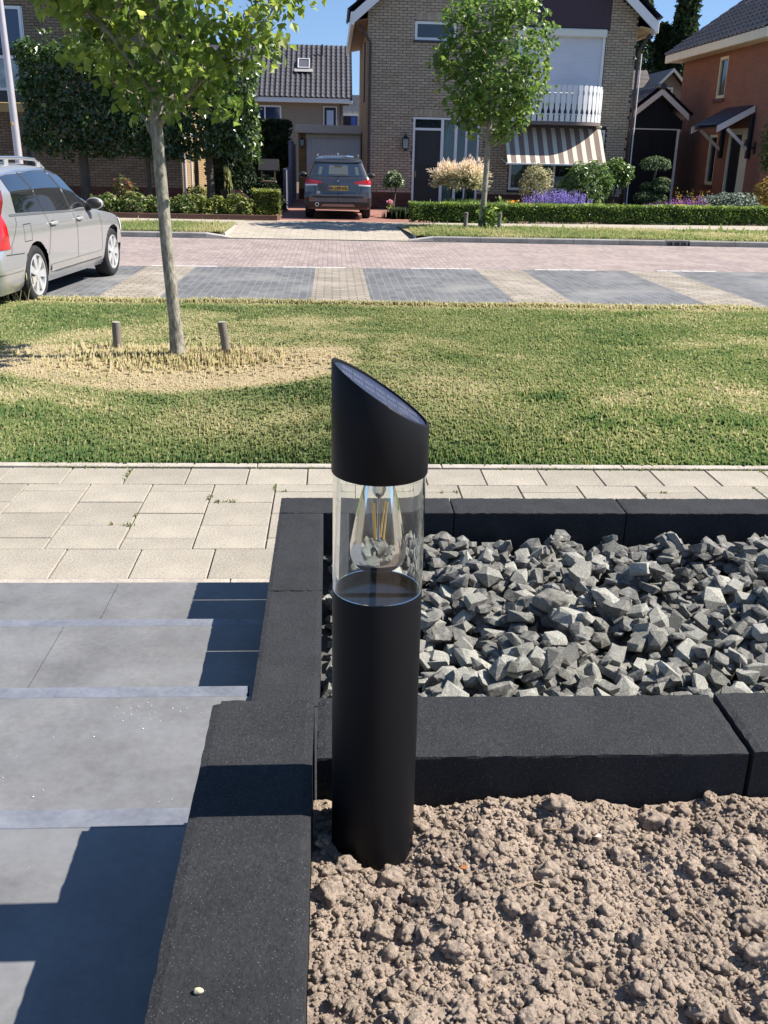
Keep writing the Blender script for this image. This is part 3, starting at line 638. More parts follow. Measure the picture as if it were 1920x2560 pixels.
# verges, far path
def far_h(x,y): return .004*np.sin(x*3)+.02*(fbm(x*1.2,y*1.2,2)-.5)-.005
m_thatch = MATS['lawn_thatch']
for nm,(xa,xb,ya,yb2) in (('right',(1.75,16,21.10,24.05)),('left',(-14,-2.25,21.10,23.75))):
    xs = np.arange(xa,xb,.12); ys = np.arange(ya,yb2,.1); V,Fq = grid(xs,ys,lambda x,y: far_h(x,y)+.006)
    V[:,0] += np.where((V[:,0]<xa+.6)&(nm=='right'),(V[:,1]-21.1)*-.08,0)
    t = np.clip(.25+1.6*(fbm(V[:,0]*.8,V[:,1]*.8,3)-.45)+.1*RNG.random(len(V)),0,1)
    o = link('verge', arr_mesh('verge',V,Fq,t,True), m_thatch); o['kind'] = 'structure'
    n = 36000 if nm == 'right' else 26000; x = RNG.uniform(xa,min(xb,13) if nm=='right' else xb,n) if nm=='right' else RNG.uniform(-9,xb,n); y = RNG.uniform(ya+.02,yb2+.05,n)
    d = np.clip(1.7*(fbm(x*.8,y*.8,3)-.42),0,1); t = np.clip(.42+.1*RNG.normal(size=n)+.5*d,0,1); A = RNG.normal(size=(n,3))*.5; A[:,2] = np.abs(A[:,2])+.5
    hh = RNG.uniform(.03,.075,n)*(1+(RNG.random(n)<.01)*1.5)
    o = scatter(BLADE[0],BLADE[1],np.stack([x,y,far_h(x,y)],-1),A,rdir(n),np.stack([np.full(n,.02),hh,hh],-1),t,'verge_grass',MATS['grass_blades']); tag(o,'grass verge between far kerb and far pavement, %s of the driveway' % nm,kind='stuff')
m_path = brick_mat('far_path_tile',(.40,.355,.29),(.35,.31,.255),(.24,.2,.15),.305,.305,.008,noise=.12,dirt=(3,.5,.75,(.33,.29,.23)))
fp = structure('far_pavement', (0,24.5,0))
strip_mesh([(-40,23.6),(-2.2,23.6),(-2.2,24.0),(1.7,24.0),(1.7,23.9),(40,23.9),(40,26.6),(11,26.5),(2,25.35),(-40,25.5)], -.012, 'paving', m_path, fp)
mb = MB(); mb.add([(-2.9,20.945,S0+.012),(2.6,20.945,S0+.012),(2.6,24.0,-.0125),(-2.9,24.0,-.0125),(-2.9,20.945,S0-.1),(2.6,20.945,S0-.1)],[(0,1,2,3),(4,5,1,0)]); mb.build('drive_ramp', m_path, fp)
m_red = brick_mat('drive_brick',(.33,.15,.12),(.26,.12,.095),(.2,.13,.1),.2,.1,.006,noise=.15)
dv_ = structure('driveway', (-.4,30,0))
mb = MB(); mb.add([(-2.15,24.9,-.006),(2.6,24.9,-.006),(2.6,27.2,-.085),(-1.6,27.2,-.085),(1.08,33.0,-.088),(-1.45,40,-.088),(1.08,40,-.088),(2.6,32.9,-.088)],[(0,1,2,3),(3,2,7,4),(3,4,6,5)]); mb.build('red_brick_paving', m_red, dv_)
strip_mesh([(-40,25.2),(40,25.2),(60,80),(-60,80)], -.10, 'garden_ground', M('garden_earth',(.11,.075,.05),.95,noise=(2,.3),fine=(30,.3)), kind='structure')
# lamp post on the far verge
sp = thing('street_lamp', 'slim pale metal street lamp pole behind the silver car', 'street lamp', (-6.62,22.2,0))
mb = MB(); mb.tube([(-6.62,22.2,-.05),(-6.63,22.2,1.0),(-6.66,22.2,3.0),(-6.72,22.2,6.2)],[.088,.082,.07,.05],16); mb.build('pole', M('galvanised_pole',(.52,.48,.49),.38,metal=.35,noise=(3,.1)), sp, smooth=60)
mb = MB(); mb.tube([(-6.72,22.2,6.18),(-6.72,22.1,6.4),(-6.72,21.6,6.5),(-6.72,21.1,6.5)],[.04,.035,.03,.03],10); mb.box(-6.84,-6.60,20.6,21.15,6.44,6.55,bev=.03); mb.build('lamp_head', M('lamp_head_grey',(.4,.4,.42),.5), sp, smooth=40)
mb = MB(); mb.box(-6.70,-6.655,22.10,22.125,2.0,2.06,bev=.004); mb.build('sticker', M('orange_sticker',(.6,.35,.08),.5), sp)
# ================================================================== BUILDINGS
m_mortar = M('dark_mortar',(.055,.045,.038),.95,noise=(4,.15))
BR = [(0,(.33,.265,.19)),(.35,(.39,.32,.235)),(.7,(.43,.355,.265)),(1,(.47,.39,.295))]
m_brick = M('yellow_brick',(.3,.24,.16),.88,tint=BR,noise=(9,.1),fine=(60,.14),bump=(90,.5,.004),spec=.25)
m_plinth = M('plinth_brick',(.10,.05,.042),.9,tint=[(0,(.08,.042,.036)),(1,(.14,.065,.052))],fine=(60,.15),spec=.2)
m_white = M('white_trim',(.74,.745,.75),.45,noise=(3,.03),spec=.4)
m_cream = M('cream_trim',(.78,.71,.54),.5,noise=(3,.04))
m_dark = M('dark_paint',(.012,.013,.02),.35,spec=.5)
m_win = M('window_glass_dark',(.012,.018,.03),.04,spec=.9)
m_winb = M('window_glass_blue',(.02,.04,.10),.06,spec=.9)
m_pipe = M('downpipe_brown',(.05,.03,.03),.4)
m_sill = M('dark_sill',(.035,.028,.035),.5)
brick_cache = {}
def brick_mesh(wd, ht, dp, t, mat):
    key = (round(wd,3), round(ht,3), t, mat.name)
    if key not in brick_cache:
        b = MB(); b.add([(-wd/2,0,-ht/2),(wd/2,0,-ht/2),(wd/2,0,ht/2),(-wd/2,0,ht/2),(-wd/2,dp,-ht/2),(wd/2,dp,-ht/2),(wd/2,dp,ht/2),(-wd/2,dp,ht/2)],[(0,1,2,3),(1,5,6,2),(5,4,7,6),(4,0,3,7),(3,2,6,7),(4,5,1,0)], t)
        me = b.mesh('brick', tint=True); me.materials.append(mat); brick_cache[key] = me
    return brick_cache[key]
def brick_wall(root, *a, mat=None, **k):
    global m_brick
    old = m_brick
    if mat: m_brick = mat
    try: return _brick_wall(root, *a, **k)
    finally: m_brick = old
def _brick_wall(root, x0, x1, y, z0, z1, openings, focus, limit=300, roof=None, plinth=.42, depth=.012, course=.0790, bl=.242, cut=None, face=-1):
    """individual bricks nearest to 'focus' become parts, the rest one mesh; the mortar plate sits 'depth' behind the faces. Wall in the XZ plane facing -Y."""
    rr = random.Random(int(x0*100)); j = .0155; L_ = []
    n = int((z1-z0)/course)
    for r in range(n):
        z = z0+course*(r+.5); off = (r % 2)*bl/2+rr.uniform(-.006,.006)
        x = x0-off
        while x < x1-.02:
            a, b = max(x,x0), min(x+bl-j, x1); x += bl
            if b-a < .05: continue
            segs = [(a,b)]
            for (ox0,ox1,oz0,oz1) in openings:
                if oz0-.02 < z < oz1+.03:
                    ns = []
                    for (p,q) in segs:
                        if q <= ox0 or p >= ox1: ns.append((p,q))
                        else:
                            if p < ox0-.03: ns.append((p,ox0-.004))
                            if q > ox1+.03: ns.append((ox1+.004,q))
                    segs = ns
            for (p,q) in segs:
                if roof and z > roof((p+q)/2)-.05: continue
                L_.append((p,q,z))
    L_.sort(key=lambda b: ((b[0]+b[1])/2-focus[0])**2+(b[2]-focus[1])**2)
    tl = [.15,.35,.45,.5,.55,.65,.85]
    rest = MB(); restp = MB(); cnt = 0
    for (p,q,z) in L_:
        t = rr.choice(tl); pl = z < plinth; wd = q-p; ht = course-j; yy = y+rr.uniform(-.0015,.0015)
        if cnt < limit and not pl and abs(wd-(bl-j)) < .002:
            o = bpy.data.objects.new('brick', brick_mesh(bl-j,ht,depth+.02,t,m_brick)); COL.objects.link(o); o.parent = root; o.location = Vector(((p+q)/2,yy,z))-WL[root.name][0]; cnt += 1
        else:
            (restp if pl else rest).add([(p,yy,z-ht/2),(q,yy,z-ht/2),(q,yy,z+ht/2),(p,yy,z+ht/2),(p,y+depth+.02,z-ht/2),(q,y+depth+.02,z-ht/2),(q,y+depth+.02,z+ht/2),(p,y+depth+.02,z+ht/2)],[(0,1,2,3),(1,5,6,2),(4,0,3,7),(3,2,6,7),(4,5,1,0)],t)
    rest.build('brickwork', m_brick, root, tint=True, kind='stuff')
    if restp.v: restp.build('plinth_brickwork', m_plinth, root, tint=True, kind='stuff')
    # mortar plate with the openings left out
    xs = sorted(set([x0,x1]+[v for o_ in openings for v in o_[:2] if x0 < v < x1])); zs = sorted(set([z0,z1]+[v for o_ in openings for v in o_[2:] if z0 < v < z1]))
    pb = MB()
    for a,b in zip(xs[:-1],xs[1:]):
        for c,d in zip(zs[:-1],zs[1:]):
            if any(o_[0]-1e-6 <= a and b <= o_[1]+1e-6 and o_[2]-1e-6 <= c and d <= o_[3]+1e-6 for o_ in openings): continue
            if roof:
                pts = [(a,c),(b,c),(b,min(d,roof(b))),(a,min(d,roof(a)))]
                mid = 5.28
                if a < mid < b and d > roof(a): pts = [(a,c),(b,c),(b,min(d,roof(b))),(mid,min(d,roof(mid))),(a,min(d,roof(a)))]
                if min(pts[2][1],pts[-1][1]) <= c: continue
            else: pts = [(a,c),(b,c),(b,d),(a,d)]
            pb.prism(pts,'y',y+depth,y+.25)
    pb.build('wall', m_mortar, root)
    return len(L_)
def soldier(root, x0, x1, y, z0, h=.215, limit=True):
    k = int((x1-x0)/.077); rr = random.Random(int(x0*50))
    mb = MB(); mb.box(x0-.01,x1+.01,y+.005,y+.03,z0-.004,z0+h+.01); mb.build('lintel_joint', m_mortar, root)
    for i in range(k):
        b = MB(); a = x0+.077*i; b.box(a,a+.062,y-.003,y+.02,z0,z0+h,rr.random()); b.build('brick', m_brick, root, tint=True)
def window(root, x0,x1,z0,z1,y, fr=.07, mull=(), mat=None, glass=None, dep=.06, transom=(), name='window', sill=True):
    mat = mat or m_white; glass = glass or m_win
    f = MB(); f.box(x0,x0+fr,y,y+dep,z0,z1); f.box(x1-fr,x1,y,y+dep,z0,z1); f.box(x0+fr,x1-fr,y,y+dep,z0,z0+fr); f.box(x0+fr,x1-fr,y,y+dep,z1-fr,z1)
    for m_ in mull: f.box(m_-fr*.45,m_+fr*.45,y+.002,y+dep,z0+fr,z1-fr)
    for t_ in transom: f.box(x0+fr,x1-fr,y+.003,y+dep,t_-fr*.4,t_+fr*.4)
    fo = f.build(name, mat, root)
    xs = [x0+fr]+sorted(mull)+[x1-fr]
    for a,b in zip(xs[:-1],xs[1:]):
        g_ = MB(); g_.box(a-.01,b+.01,y+dep*.5,y+dep*.62,z0+fr-.01,z1-fr+.01); g_.build('pane', glass, fo)
    if sill:
        s_ = MB(); s_.box(x0-.05,x1+.05,y-.07,y+.1,z0-.075,z0-.004); s_.build('sill', m_sill, fo)
    return fo
def tile_roof(root, org, ud, vd, nu, nv, mat, tw=.3, th=.34, limit=280, amp=.028, focus=None, skip=None):
    """pantiles: org lower-left corner, ud along the eave, vd up the slope"""
    ud = Vector(ud).normalized(); vd = Vector(vd).normalized(); nd = ud.cross(vd).normalized(); org = Vector(org)
    prof = [(i/7, math.sin((i/7)*2*pi+.6)*amp+ (amp*.55 if i < 2 else 0)) for i in range(8)]
    b = MB(); V = []
    for k,(v,dz) in enumerate(((-.02,.030),(-.02,.052),(th+.045,.030))):
        for (p,h) in prof: V.append(tuple(ud*(p*(tw+.01))+vd*v+nd*(h+dz-(.022 if k == 0 else 0))))
    F = [(r*8+i,r*8+i+1,(r+1)*8+i+1,(r+1)*8+i) for r in range(2) for i in range(7)]
    b.add(V,F); me = b.mesh('roof_tile', smooth=35); me.materials.append(mat)
    cells = [(i,j) for i in range(nu) for j in range(nv) if not (skip and skip(i,j))]
    if focus is not None: cells.sort(key=lambda c: (org+ud*(tw*c[0])+vd*(th*c[1])-Vector(focus)).length)
    rest = MB()
    for k,(i,j) in enumerate(cells):
        P = org+ud*(tw*i)+vd*(th*j)
        if k < limit:
            o = bpy.data.objects.new('roof_tile', me); COL.objects.link(o); o.parent = root; o.location = P-WL[root.name][0]+nd*random.gauss(0,.002); 
        else: rest.add([tuple(Vector(v)+P) for v in V], F)
    if rest.v: rest.build('roof_tiles', mat, root, smooth=35, kind='stuff')
m_rtile = M('grey_roof_tile',(.05,.047,.051),.42,noise=(5,.2),fine=(50,.2),obrand=.14,spec=.5,stain=(2.5,.56,.72,(.13,.12,.115)))
m_btile = M('blue_black_tile',(.035,.036,.055),.35,obrand=.2,spec=.5)
m_brtile = M('brown_roof_tile',(.085,.07,.062),.6,noise=(3,.2),obrand=.12)
# ---------------------------------------------------------------- main house
FY = 33.0
mh = thing('brick_house', 'tall yellow-brown brick house with striped awning and white balcony', 'house', (5.28,33,-.1))
roofl = lambda x: 5.42+(min(x,10.56-x)-.62)*.84
ops = [(2.53,3.82,4.87,5.45),(2.56,4.70,-.12,2.72),(5.72,8.52,2.72,5.36),(5.86,8.61,5.38,7.6),(5.70,8.78,.52,2.50)]
brick_wall(mh, 1.08, 9.48, FY, -.12, 7.05, ops, (2.2,3.4), roof=roofl)
mb = MB(); mb.prism([(1.09,7.05),(9.47,7.05),(9.47,min(7.05,roofl(9.47))),(5.28,roofl(5.28))] if False else [(2.6,7.05),(7.96,7.05),(5.28,roofl(5.28))],'y',FY+.012,FY+.25); mb.build('upper_gable', m_brick, mh)
# side walls and rear
m_sideb = brick_mat('side_brick',(.40,.27,.135),(.34,.23,.115),(.16,.11,.07),.221,.0637,.010,plane='yz',noise=.1)
mb = MB(); mb.box(1.083,1.33,FY+.26,42.5,-.12,5.9); mb.box(9.23,9.477,FY+.26,42.5,-.12,5.9); mb.box(1.34,9.22,42.2,42.5,-.12,5.9); mb.build('side_wall', m_sideb, mh)
mb = MB(); mb.box(1.04,1.082,35.0,36.2,3.25,5.0); mb.box(1.04,1.082,37.6,38.8,.4,2.3); mb.build('side_window', m_pipe, mh)
# roof planes with overhang
for s in (-1,1):
    X = lambda x: 5.28+s*(x-5.28)*-1 if s == -1 else x
    mb = MB(); e, r = (.62,5.42), (5.28,5.42+4.66*.84); pts = [e,r,(r[0],r[1]+.16),(e[0]-.02,e[1]+.14)]
    if s == 1: pts = [(10.56-p[0],p[1]) for p in pts][::-1]
    mb.prism(pts,'y',32.62,42.7); mb.build('roof', m_btile, mh)
for s in (-1,1):
    def mx(x): return x if s == -1 else 10.56-x
    # bargeboard
    a = [(.66,5.30),(5.28,9.18),(5.28,9.48),(.60,5.57)]
    mb = MB(); mb.prism([(mx(p[0]),p[1]) for p in a],'y',32.55,32.615); mb.build('bargeboard', m_white, mh)
    mb = MB(); mb.box(mx(.55),mx(.665),32.56,42.72,5.24,5.60,bev=.012); mb.build('eave_fascia', m_white, mh)
    mb = MB(); mb.quad((mx(.665),32.62,5.36),(mx(1.08),32.62,5.44),(mx(1.08),42.6,5.44),(mx(.665),42.6,5.36)); mb.build('soffit', M('soffit_brown',(.33,.22,.14),.7) if s == -1 else m_cream, mh)  # sun on the right soffit put into its colour: cream, left brown
    # tiles along the verge
    v = Vector((1,0,.84)) if s == -1 else Vector((-1,0,.84))
    if s == -1: tile_roof(mh,(.52,32.55+3.6,5.64),(0,-1,0),v,12,9,m_btile,tw=.3,th=.34,limit=110)
    else: tile_roof(mh,(10.04,32.55,5.64),(0,1,0),v,12,9,m_btile,tw=.3,th=.34,limit=110)
mb = MB(); mb.tube([(.80,32.9,5.28),(.98,32.88,5.05),(1.16,32.93,4.8),(1.16,32.93,-.1)],.045,10); mb.build('downpipe', m_pipe, mh, smooth=60)
mb = MB(); mb.tube([(9.85,32.9,5.25),(9.68,32.88,5.0),(9.56,32.93,4.75),(9.56,32.93,-.1)],.045,10); mb.build('downpipe', m_pipe, mh, smooth=60)
mb = MB(); mb.tube([(9.66,32.95,4.7),(9.66,32.95,-.1)],.022,8); mb.build('cable_pipe', m_white, mh, smooth=60)
soldier(mh,2.55,3.82,FY,5.46); soldier(mh,2.46,4.74,FY,2.735)
window(mh,2.535,3.815,4.92,5.445,FY+.02,fr=.075)
# door set
df = MB(); fr = .065
for a,b in ((2.565,2.63),(3.46,3.55),(3.90,3.99),(4.25,4.32),(4.63,4.695)): df.box(a,b,FY+.01,FY+.12,-.1,2.715)
df.box(2.63,4.63,FY+.012,FY+.12,2.655,2.715); df.box(2.63,3.46,FY+.012,FY+.12,2.33,2.40); df.build('door_frame', m_white, mh)
mb = MB(); mb.box(2.63,3.46,FY+.07,FY+.11,-.1,2.33); 
for (a,b,c,d) in ((2.72,3.37,1.25,2.2),(2.72,3.37,.15,.75)): mb.box(a,b,FY+.062,FY+.07,c,d,bev=.006)
mb.box(2.85,3.2,FY+.055,FY+.07,.93,.99); dr = mb.build('front_door', m_dark, mh)
mb = MB(); mb.box(2.66,2.69,FY+.03,FY+.07,.9,1.1,bev=.008); mb.build('handle', M('brass',(.5,.4,.2),.3,metal=.8), dr)
mb = MB(); mb.box(2.63,3.46,FY+.07,FY+.08,2.40,2.655); mb.build('transom_light', m_win, mh)
def curtain(root,x0,x1,z0,z1,y,mat):
    mb = MB(); k = int((x1-x0)/.012)
    for i in range(k): 
        a, b = x0+(x1-x0)*i/k, x0+(x1-x0)*(i+1)/k; f = lambda x: y+.022*math.sin(x*48)+.012*math.sin(x*113+1)
        mb.quad((a,f(a),z0),(b,f(b),z0),(b,f(b),z1),(a,f(a),z1))
    return mb.build('curtain', mat, root, smooth=60)
m_curt = M('net_curtain',(.50,.54,.53),.9,transl=.2)
tg = thin_glass('pane_glass',(.80,.86,.88))
for a,b,c in ((3.55,3.90,1),(3.99,4.25,0),(4.32,4.63,0)):
    mb = MB(); mb.box(a,b,FY+.06,FY+.066,-.06,2.655); mb.build('side_light', tg if c else m_win, mh)
curtain(mh,3.50,3.95,-.06,2.7,FY+.16,m_curt)
mb = MB(); mb.box(3.3,4.6,FY+.24,FY+.26,-.1,2.7); mb.build('hall_shade', M('interior_dark',(.03,.035,.04),.9), mh)
# house number
mb = MB(); mb.box(4.845,4.862,FY-.02,FY+.001,1.88,2.06,bev=.003); mb.box(4.955,4.972,FY-.02,FY+.001,1.88,2.06,bev=.003)
mb.prism([(4.815,2.0),(4.845,2.06),(4.845,2.03)],'y',FY-.018,FY); mb.prism([(4.925,2.0),(4.955,2.06),(4.955,2.03)],'y',FY-.018,FY); mb.build('house_number', m_dark, mh)
# balcony window: shutter
mb = MB(); z = 3.22
while z < 5.12:
    mb.add([(5.83,FY+.075,z),(8.42,FY+.075,z),(8.42,FY+.063,z+.018),(5.83,FY+.063,z+.018),(8.42,FY+.075,z+.037),(5.83,FY+.075,z+.037)],[(0,1,2,3),(3,2,4,5)]); z += .0385
m_shut = M('shutter_white',(.66,.69,.76),.5,noise=(2,.03)); mb.build('roller_shutter', m_shut, mh)
mb = MB(); mb.box(5.72,8.52,FY-.10,FY+.1,5.12,5.355,bev=.03); mb.build('shutter_box', M('cream_box',(.72,.70,.62),.5), mh, smooth=30)
mb = MB(); mb.box(5.735,5.83,FY+.02,FY+.1,2.73,5.12); mb.box(8.42,8.505,FY+.02,FY+.1,2.73,5.12); mb.build('shutter_rail', m_white, mh)
mb = MB(); mb.box(5.83,8.42,FY+.10,FY+.12,2.73,3.35); mb.build('balcony_window', m_win, mh)
mb = MB(); mb.box(5.87,8.60,FY+.005,FY+.06,5.385,7.6); mb.build('purple_panel', M('purple_panel',(.045,.024,.034),.6,noise=(14,.2)), mh)
# balcony
arc = []
R_ = 1.03; yf = 31.98
def bal_pt(s):
    """s along the rail from left wall to right wall"""
    q = R_*math.radians(80); x0, x1 = 5.50+R_*.98, 8.50-R_*.98; Lf = x1-x0
    if s < q: a = math.radians(80)-s/R_; return (x0-R_*math.sin(a), yf+R_*(1-math.cos(a)), -a)
    if s < q+Lf: return (x0+s-q, yf, 0)
    a = (s-q-Lf)/R_; return (x1+R_*math.sin(a), yf+R_*(1-math.cos(a)), a)
TL = 2*R_*math.radians(80)+(8.5-R_*.98-5.5-R_*.98)
prof = [(.066,0),(.066,.15),(.05,.19),(.036,.235),(.036,.285),(.052,.33),(.066,.38),(.066,.42),(.070,.70),(.066,.74),(.045,.80),(.045,.83),(.068,.88),(.07,.96),(.064,1.01),(.05,1.035)]
poly = [(p,z) for p,z in prof]+[(-p,z) for p,z in reversed(prof)]
sb = MB(); sb.prism(poly,'y',-.012,.012); sme = sb.mesh('baluster'); sme.materials.append(m_white)
ns = 22
bal = thing('balcony', 'bow-fronted white balcony of shaped boards on the brick house', 'balcony', (7,32.4,2.6))
for i in range(ns):
    x,y,a = bal_pt(TL*(i+.5)/ns); o = bpy.data.objects.new('baluster', sme); COL.objects.link(o); o.parent = bal; o.location = (x-7,y-32.4,2.655-2.6); o.rotation_euler = (0,0,a)
ob = [bal_pt(TL*i/48)[:2] for i in range(49)]
mb = MB(); mb.prism([(5.42,32.97)]+[(x,y-.02) for x,y in ob]+[(8.60,32.97)],'z',2.555,2.65); mb.build('balcony_floor', M('balcony_floor',(.16,.13,.12),.7), bal)
for z0 in (2.86,3.46):
    mb = MB(); mb.tube([(x,y+.035,z0) for x,y in ob],.018,6); mb.build('rail', m_white, bal, smooth=60)
bal.parent = None
# awning
aw = thing('awning', 'striped brown and cream cloth awning let down below the balcony', 'awning', (7,32.3,2.4))
rows = []
for i in range(13):
    t = i/12; rows.append((FY-.14-1.18*(t**.8), 2.50-1.10*t-.13*math.sin(pi*t)*.6))
V = []; F = []; nxa = 66
for i,(y,z) in enumerate(rows):
    for k in range(nxa+1): V.append((5.44+(8.54-5.44)*k/nxa, y, z+.004*math.sin(k*1.1)*i/12))
for i in range(12):
    for k in range(nxa): F.append((i*(nxa+1)+k,i*(nxa+1)+k+1,(i+1)*(nxa+1)+k+1,(i+1)*(nxa+1)+k))
mb = MB(); mb.add(V,F)
def stripe_mat():
    m = bpy.data.materials.new('awning_stripe'); m.use_nodes = True; N = m.node_tree.nodes; L = m.node_tree.links; bs = N['Principled BSDF']; bs.inputs['Roughness'].default_value = .9
    tc = N.new('ShaderNodeTexCoord'); sp_ = N.new('ShaderNodeSeparateXYZ'); L.new(tc.outputs['Object'], sp_.inputs[0])
    mm = N.new('ShaderNodeMath'); mm.operation = 'MULTIPLY_ADD'; mm.inputs[1].default_value = 1/.302; mm.inputs[2].default_value = 20.2; L.new(sp_.outputs['X'], mm.inputs[0])
    fr_ = N.new('ShaderNodeMath'); fr_.operation = 'FRACT'; L.new(mm.outputs[0], fr_.inputs[0]); rp = N.new('ShaderNodeValToRGB'); rp.color_ramp.interpolation = 'CONSTANT'
    cr, br_, rd_ = (.72,.67,.55), (.22,.185,.165), (.32,.18,.14); e = rp.color_ramp.elements; cols = [(0,cr),(.40,br_),(.46,rd_),(.49,br_),(.56,rd_),(.59,br_),(.66,rd_),(.69,br_),(.76,rd_),(.79,br_),(.86,rd_),(.89,br_),(.96,cr)]
    while len(e) < len(cols): e.new(.5)
    for q,(p_,c_) in zip(e,cols): q.position = p_; q.color = lin(c_)
    L.new(fr_.outputs[0], rp.inputs[0]); L.new(rp.outputs[0], bs.inputs['Base Color'])
    tr = N.new('ShaderNodeBsdfTranslucent'); L.new(rp.outputs[0], tr.inputs[0]); mx = N.new('ShaderNodeMixShader'); mx.inputs[0].default_value = .18
    L.new(bs.outputs[0], mx.inputs[1]); L.new(tr.outputs[0], mx.inputs[2]); L.new(mx.outputs[0], N['Material Output'].inputs[0]); return m
mb.build('cloth', stripe_mat(), aw, smooth=60)
mb = MB(); mb.box(5.38,8.6,rows[-1][0]-.03,rows[-1][0]+.02,rows[-1][1]-.03,rows[-1][1]+.02,bev=.006); mb.build('front_bar', m_white, aw)
mb = MB(); mb.box(5.4,8.58,FY-.17,FY-.02,2.47,2.55,bev=.01); mb.build('roller_tube', m_pipe, aw); mb = MB(); mb.box(8.40,8.58,FY-.19,FY-.01,2.50,2.57,bev=.012); mb.build('end_cap', m_cream, aw)
for x in (5.42,8.56):
    mb = MB(); mb.tube([(x,FY-.03,1.55),(x,rows[-1][0],rows[-1][1])],.016,8); mb.build('arm', m_white, aw)
window(mh,5.72,8.76,.58,2.46,FY+.03,fr=.075,mull=(7.2,),glass=tg,mat=m_white)
curtain(mh,5.8,6.6,.6,2.4,FY+.2,M('grey_curtain',(.30,.30,.27),.9)); 
mb = MB(); mb.box(6.9,8.2,FY+.15,FY+.17,.75,1.02); mb.build('window_blind', m_white, mh)
mb = MB(); mb.box(5.6,8.9,FY+.3,FY+.32,.5,2.6); mb.build('room_shade', M('interior_grey',(.10,.10,.09),.9), mh)
# wall lantern
def lantern(x,z,y,label,s=1.0):
    t = thing('wall_lantern', label, 'lantern', (x,y,z))
    mb = MB(); mb.prism([(x-.075*s,z),(x+.075*s,z),(x+.095*s,z+.28*s),(x-.095*s,z+.28*s)],'y',y-.23*s,y-.07*s); mb.build('glass_box', M('lantern_glass',(.20,.21,.22),.1,spec=.8), t)
    mb = MB()
    for sx in (-1,1):
        for yy in (y-.235*s,y-.075*s): mb.tube([(x+sx*.078*s,yy,z-.01),(x+sx*.098*s,yy,z+.29*s)],.010*s,6)
    mb.add([(x-.12*s,y-.26*s,z+.28*s),(x+.12*s,y-.26*s,z+.28*s),(x+.12*s,y-.04,z+.28*s),(x-.12*s,y-.04,z+.28*s),(x,y-.15*s,z+.40*s)],[(0,1,4),(1,2,4),(2,3,4),(3,0,4),(3,2,1,0)])
    mb.ell((x,y-.15*s,z+.42*s),(.02*s,.02*s,.04*s)); mb.prism([(x-.075*s,z-.01),(x+.075*s,z-.01),(x+.02*s,z-.09*s),(x-.02*s,z-.09*s)],'y',y-.23*s,y-.07*s); mb.box(x-.05*s,x+.05*s,y-.04,y-.001,z+.0,z+.3*s,bev=.01); mb.build('lantern_frame', m_dark, t)
    mb = MB(); mb.tube([(x,y-.15*s,z),(x,y-.15*s,z+.15*s)],.02*s,8); mb.build('candle', m_white, t)
lantern(2.32,1.78,FY,'black wall lantern left of the dark front door')
mb = MB(); mb.box(2.50,2.54,FY-.03,FY,1.56,1.70,bev=.006); tag(mb.build('doorbell', m_dark), 'small black doorbell on the left jamb of the front door', 'doorbell')
# ---------------------------------------------------------------- garage behind the grey car
ga = thing('garage', 'flat-roofed garage with grey up-and-over door behind the dark car', 'garage', (.5,40,-.1)); GY = 39.0
mb = MB(); mb.box(-1.36,1.6,GY-.28,GY+6,2.27,2.56,bev=.01); mb.build('roof_fascia', M('fascia_grey',(.58,.55,.50),.6), ga)
mb = MB(); mb.box(-.99,1.6,GY-.05,GY+.1,2.11,2.265); mb.build('lintel_board', m_cream, ga)
mb = MB(); mb.box(-.97,1.6,GY+.02,GY+.06,-.1,2.105)
for k in range(14): mb.box(-.95+.18*k,-.95+.18*k+.17,GY+.008,GY+.02,-.08,2.09,bev=.004)
mb.build('garage_door', M('garage_door_grey',(.80,.78,.78),.5), ga)
mb = MB(); mb.box(-1.27,-.985,GY,GY+6,.3,2.265); mb.build('pier', brick_mat('pier_brick',(.40,.27,.13),(.33,.22,.11),(.16,.11,.07),.221,.0637,.010,plane='xz',noise=.1), ga)
mb = MB(); mb.box(-1.275,-.983,GY-.005,GY+.3,-.1,.3); mb.build('plinth', m_plinth, ga)
lantern(-1.13,1.82,GY,'small white-lit wall lamp on the garage pier',.8)
# fences along the drive
fe = thing('garden_fence', 'tall dark grey panel fence along the left of the driveway', 'fence', (-1.36,36,-.1))
m_fence = M('fence_grey',(.12,.12,.16),.7,noise=(3,.15))
for k in range(2):
    y0 = 34.2+2.2*k; mb = MB(); mb.box(-1.41,-1.37,y0,y0+2.14,-.05,1.86+.0*k); mb.build('panel', m_fence, fe)
for y0 in (34.12,36.34,38.55): mb = MB(); mb.box(-1.44,-1.34,y0-.04,y0+.04,-.1,1.95,bev=.008); mb.build('post', M('fence_post_sunlit',(.6,.6,.58),.7) if y0 > 38 else m_fence, fe)  # far post coloured pale to stand for the sunlit edge of the fence
f2 = thing('low_fence', 'low dark grey screen in front of the tall driveway fence', 'fence', (-1.42,31.4,-.1)); mb = MB(); mb.box(-1.46,-1.42,31.2,34.0,-.1,1.05); mb.build('panel', m_fence, f2)
for y0 in (31.18,32.6,34.05): mb = MB(); mb.box(-1.49,-1.39,y0-.04,y0+.04,-.1,1.12,bev=.008); mb.build('post', m_fence, f2)
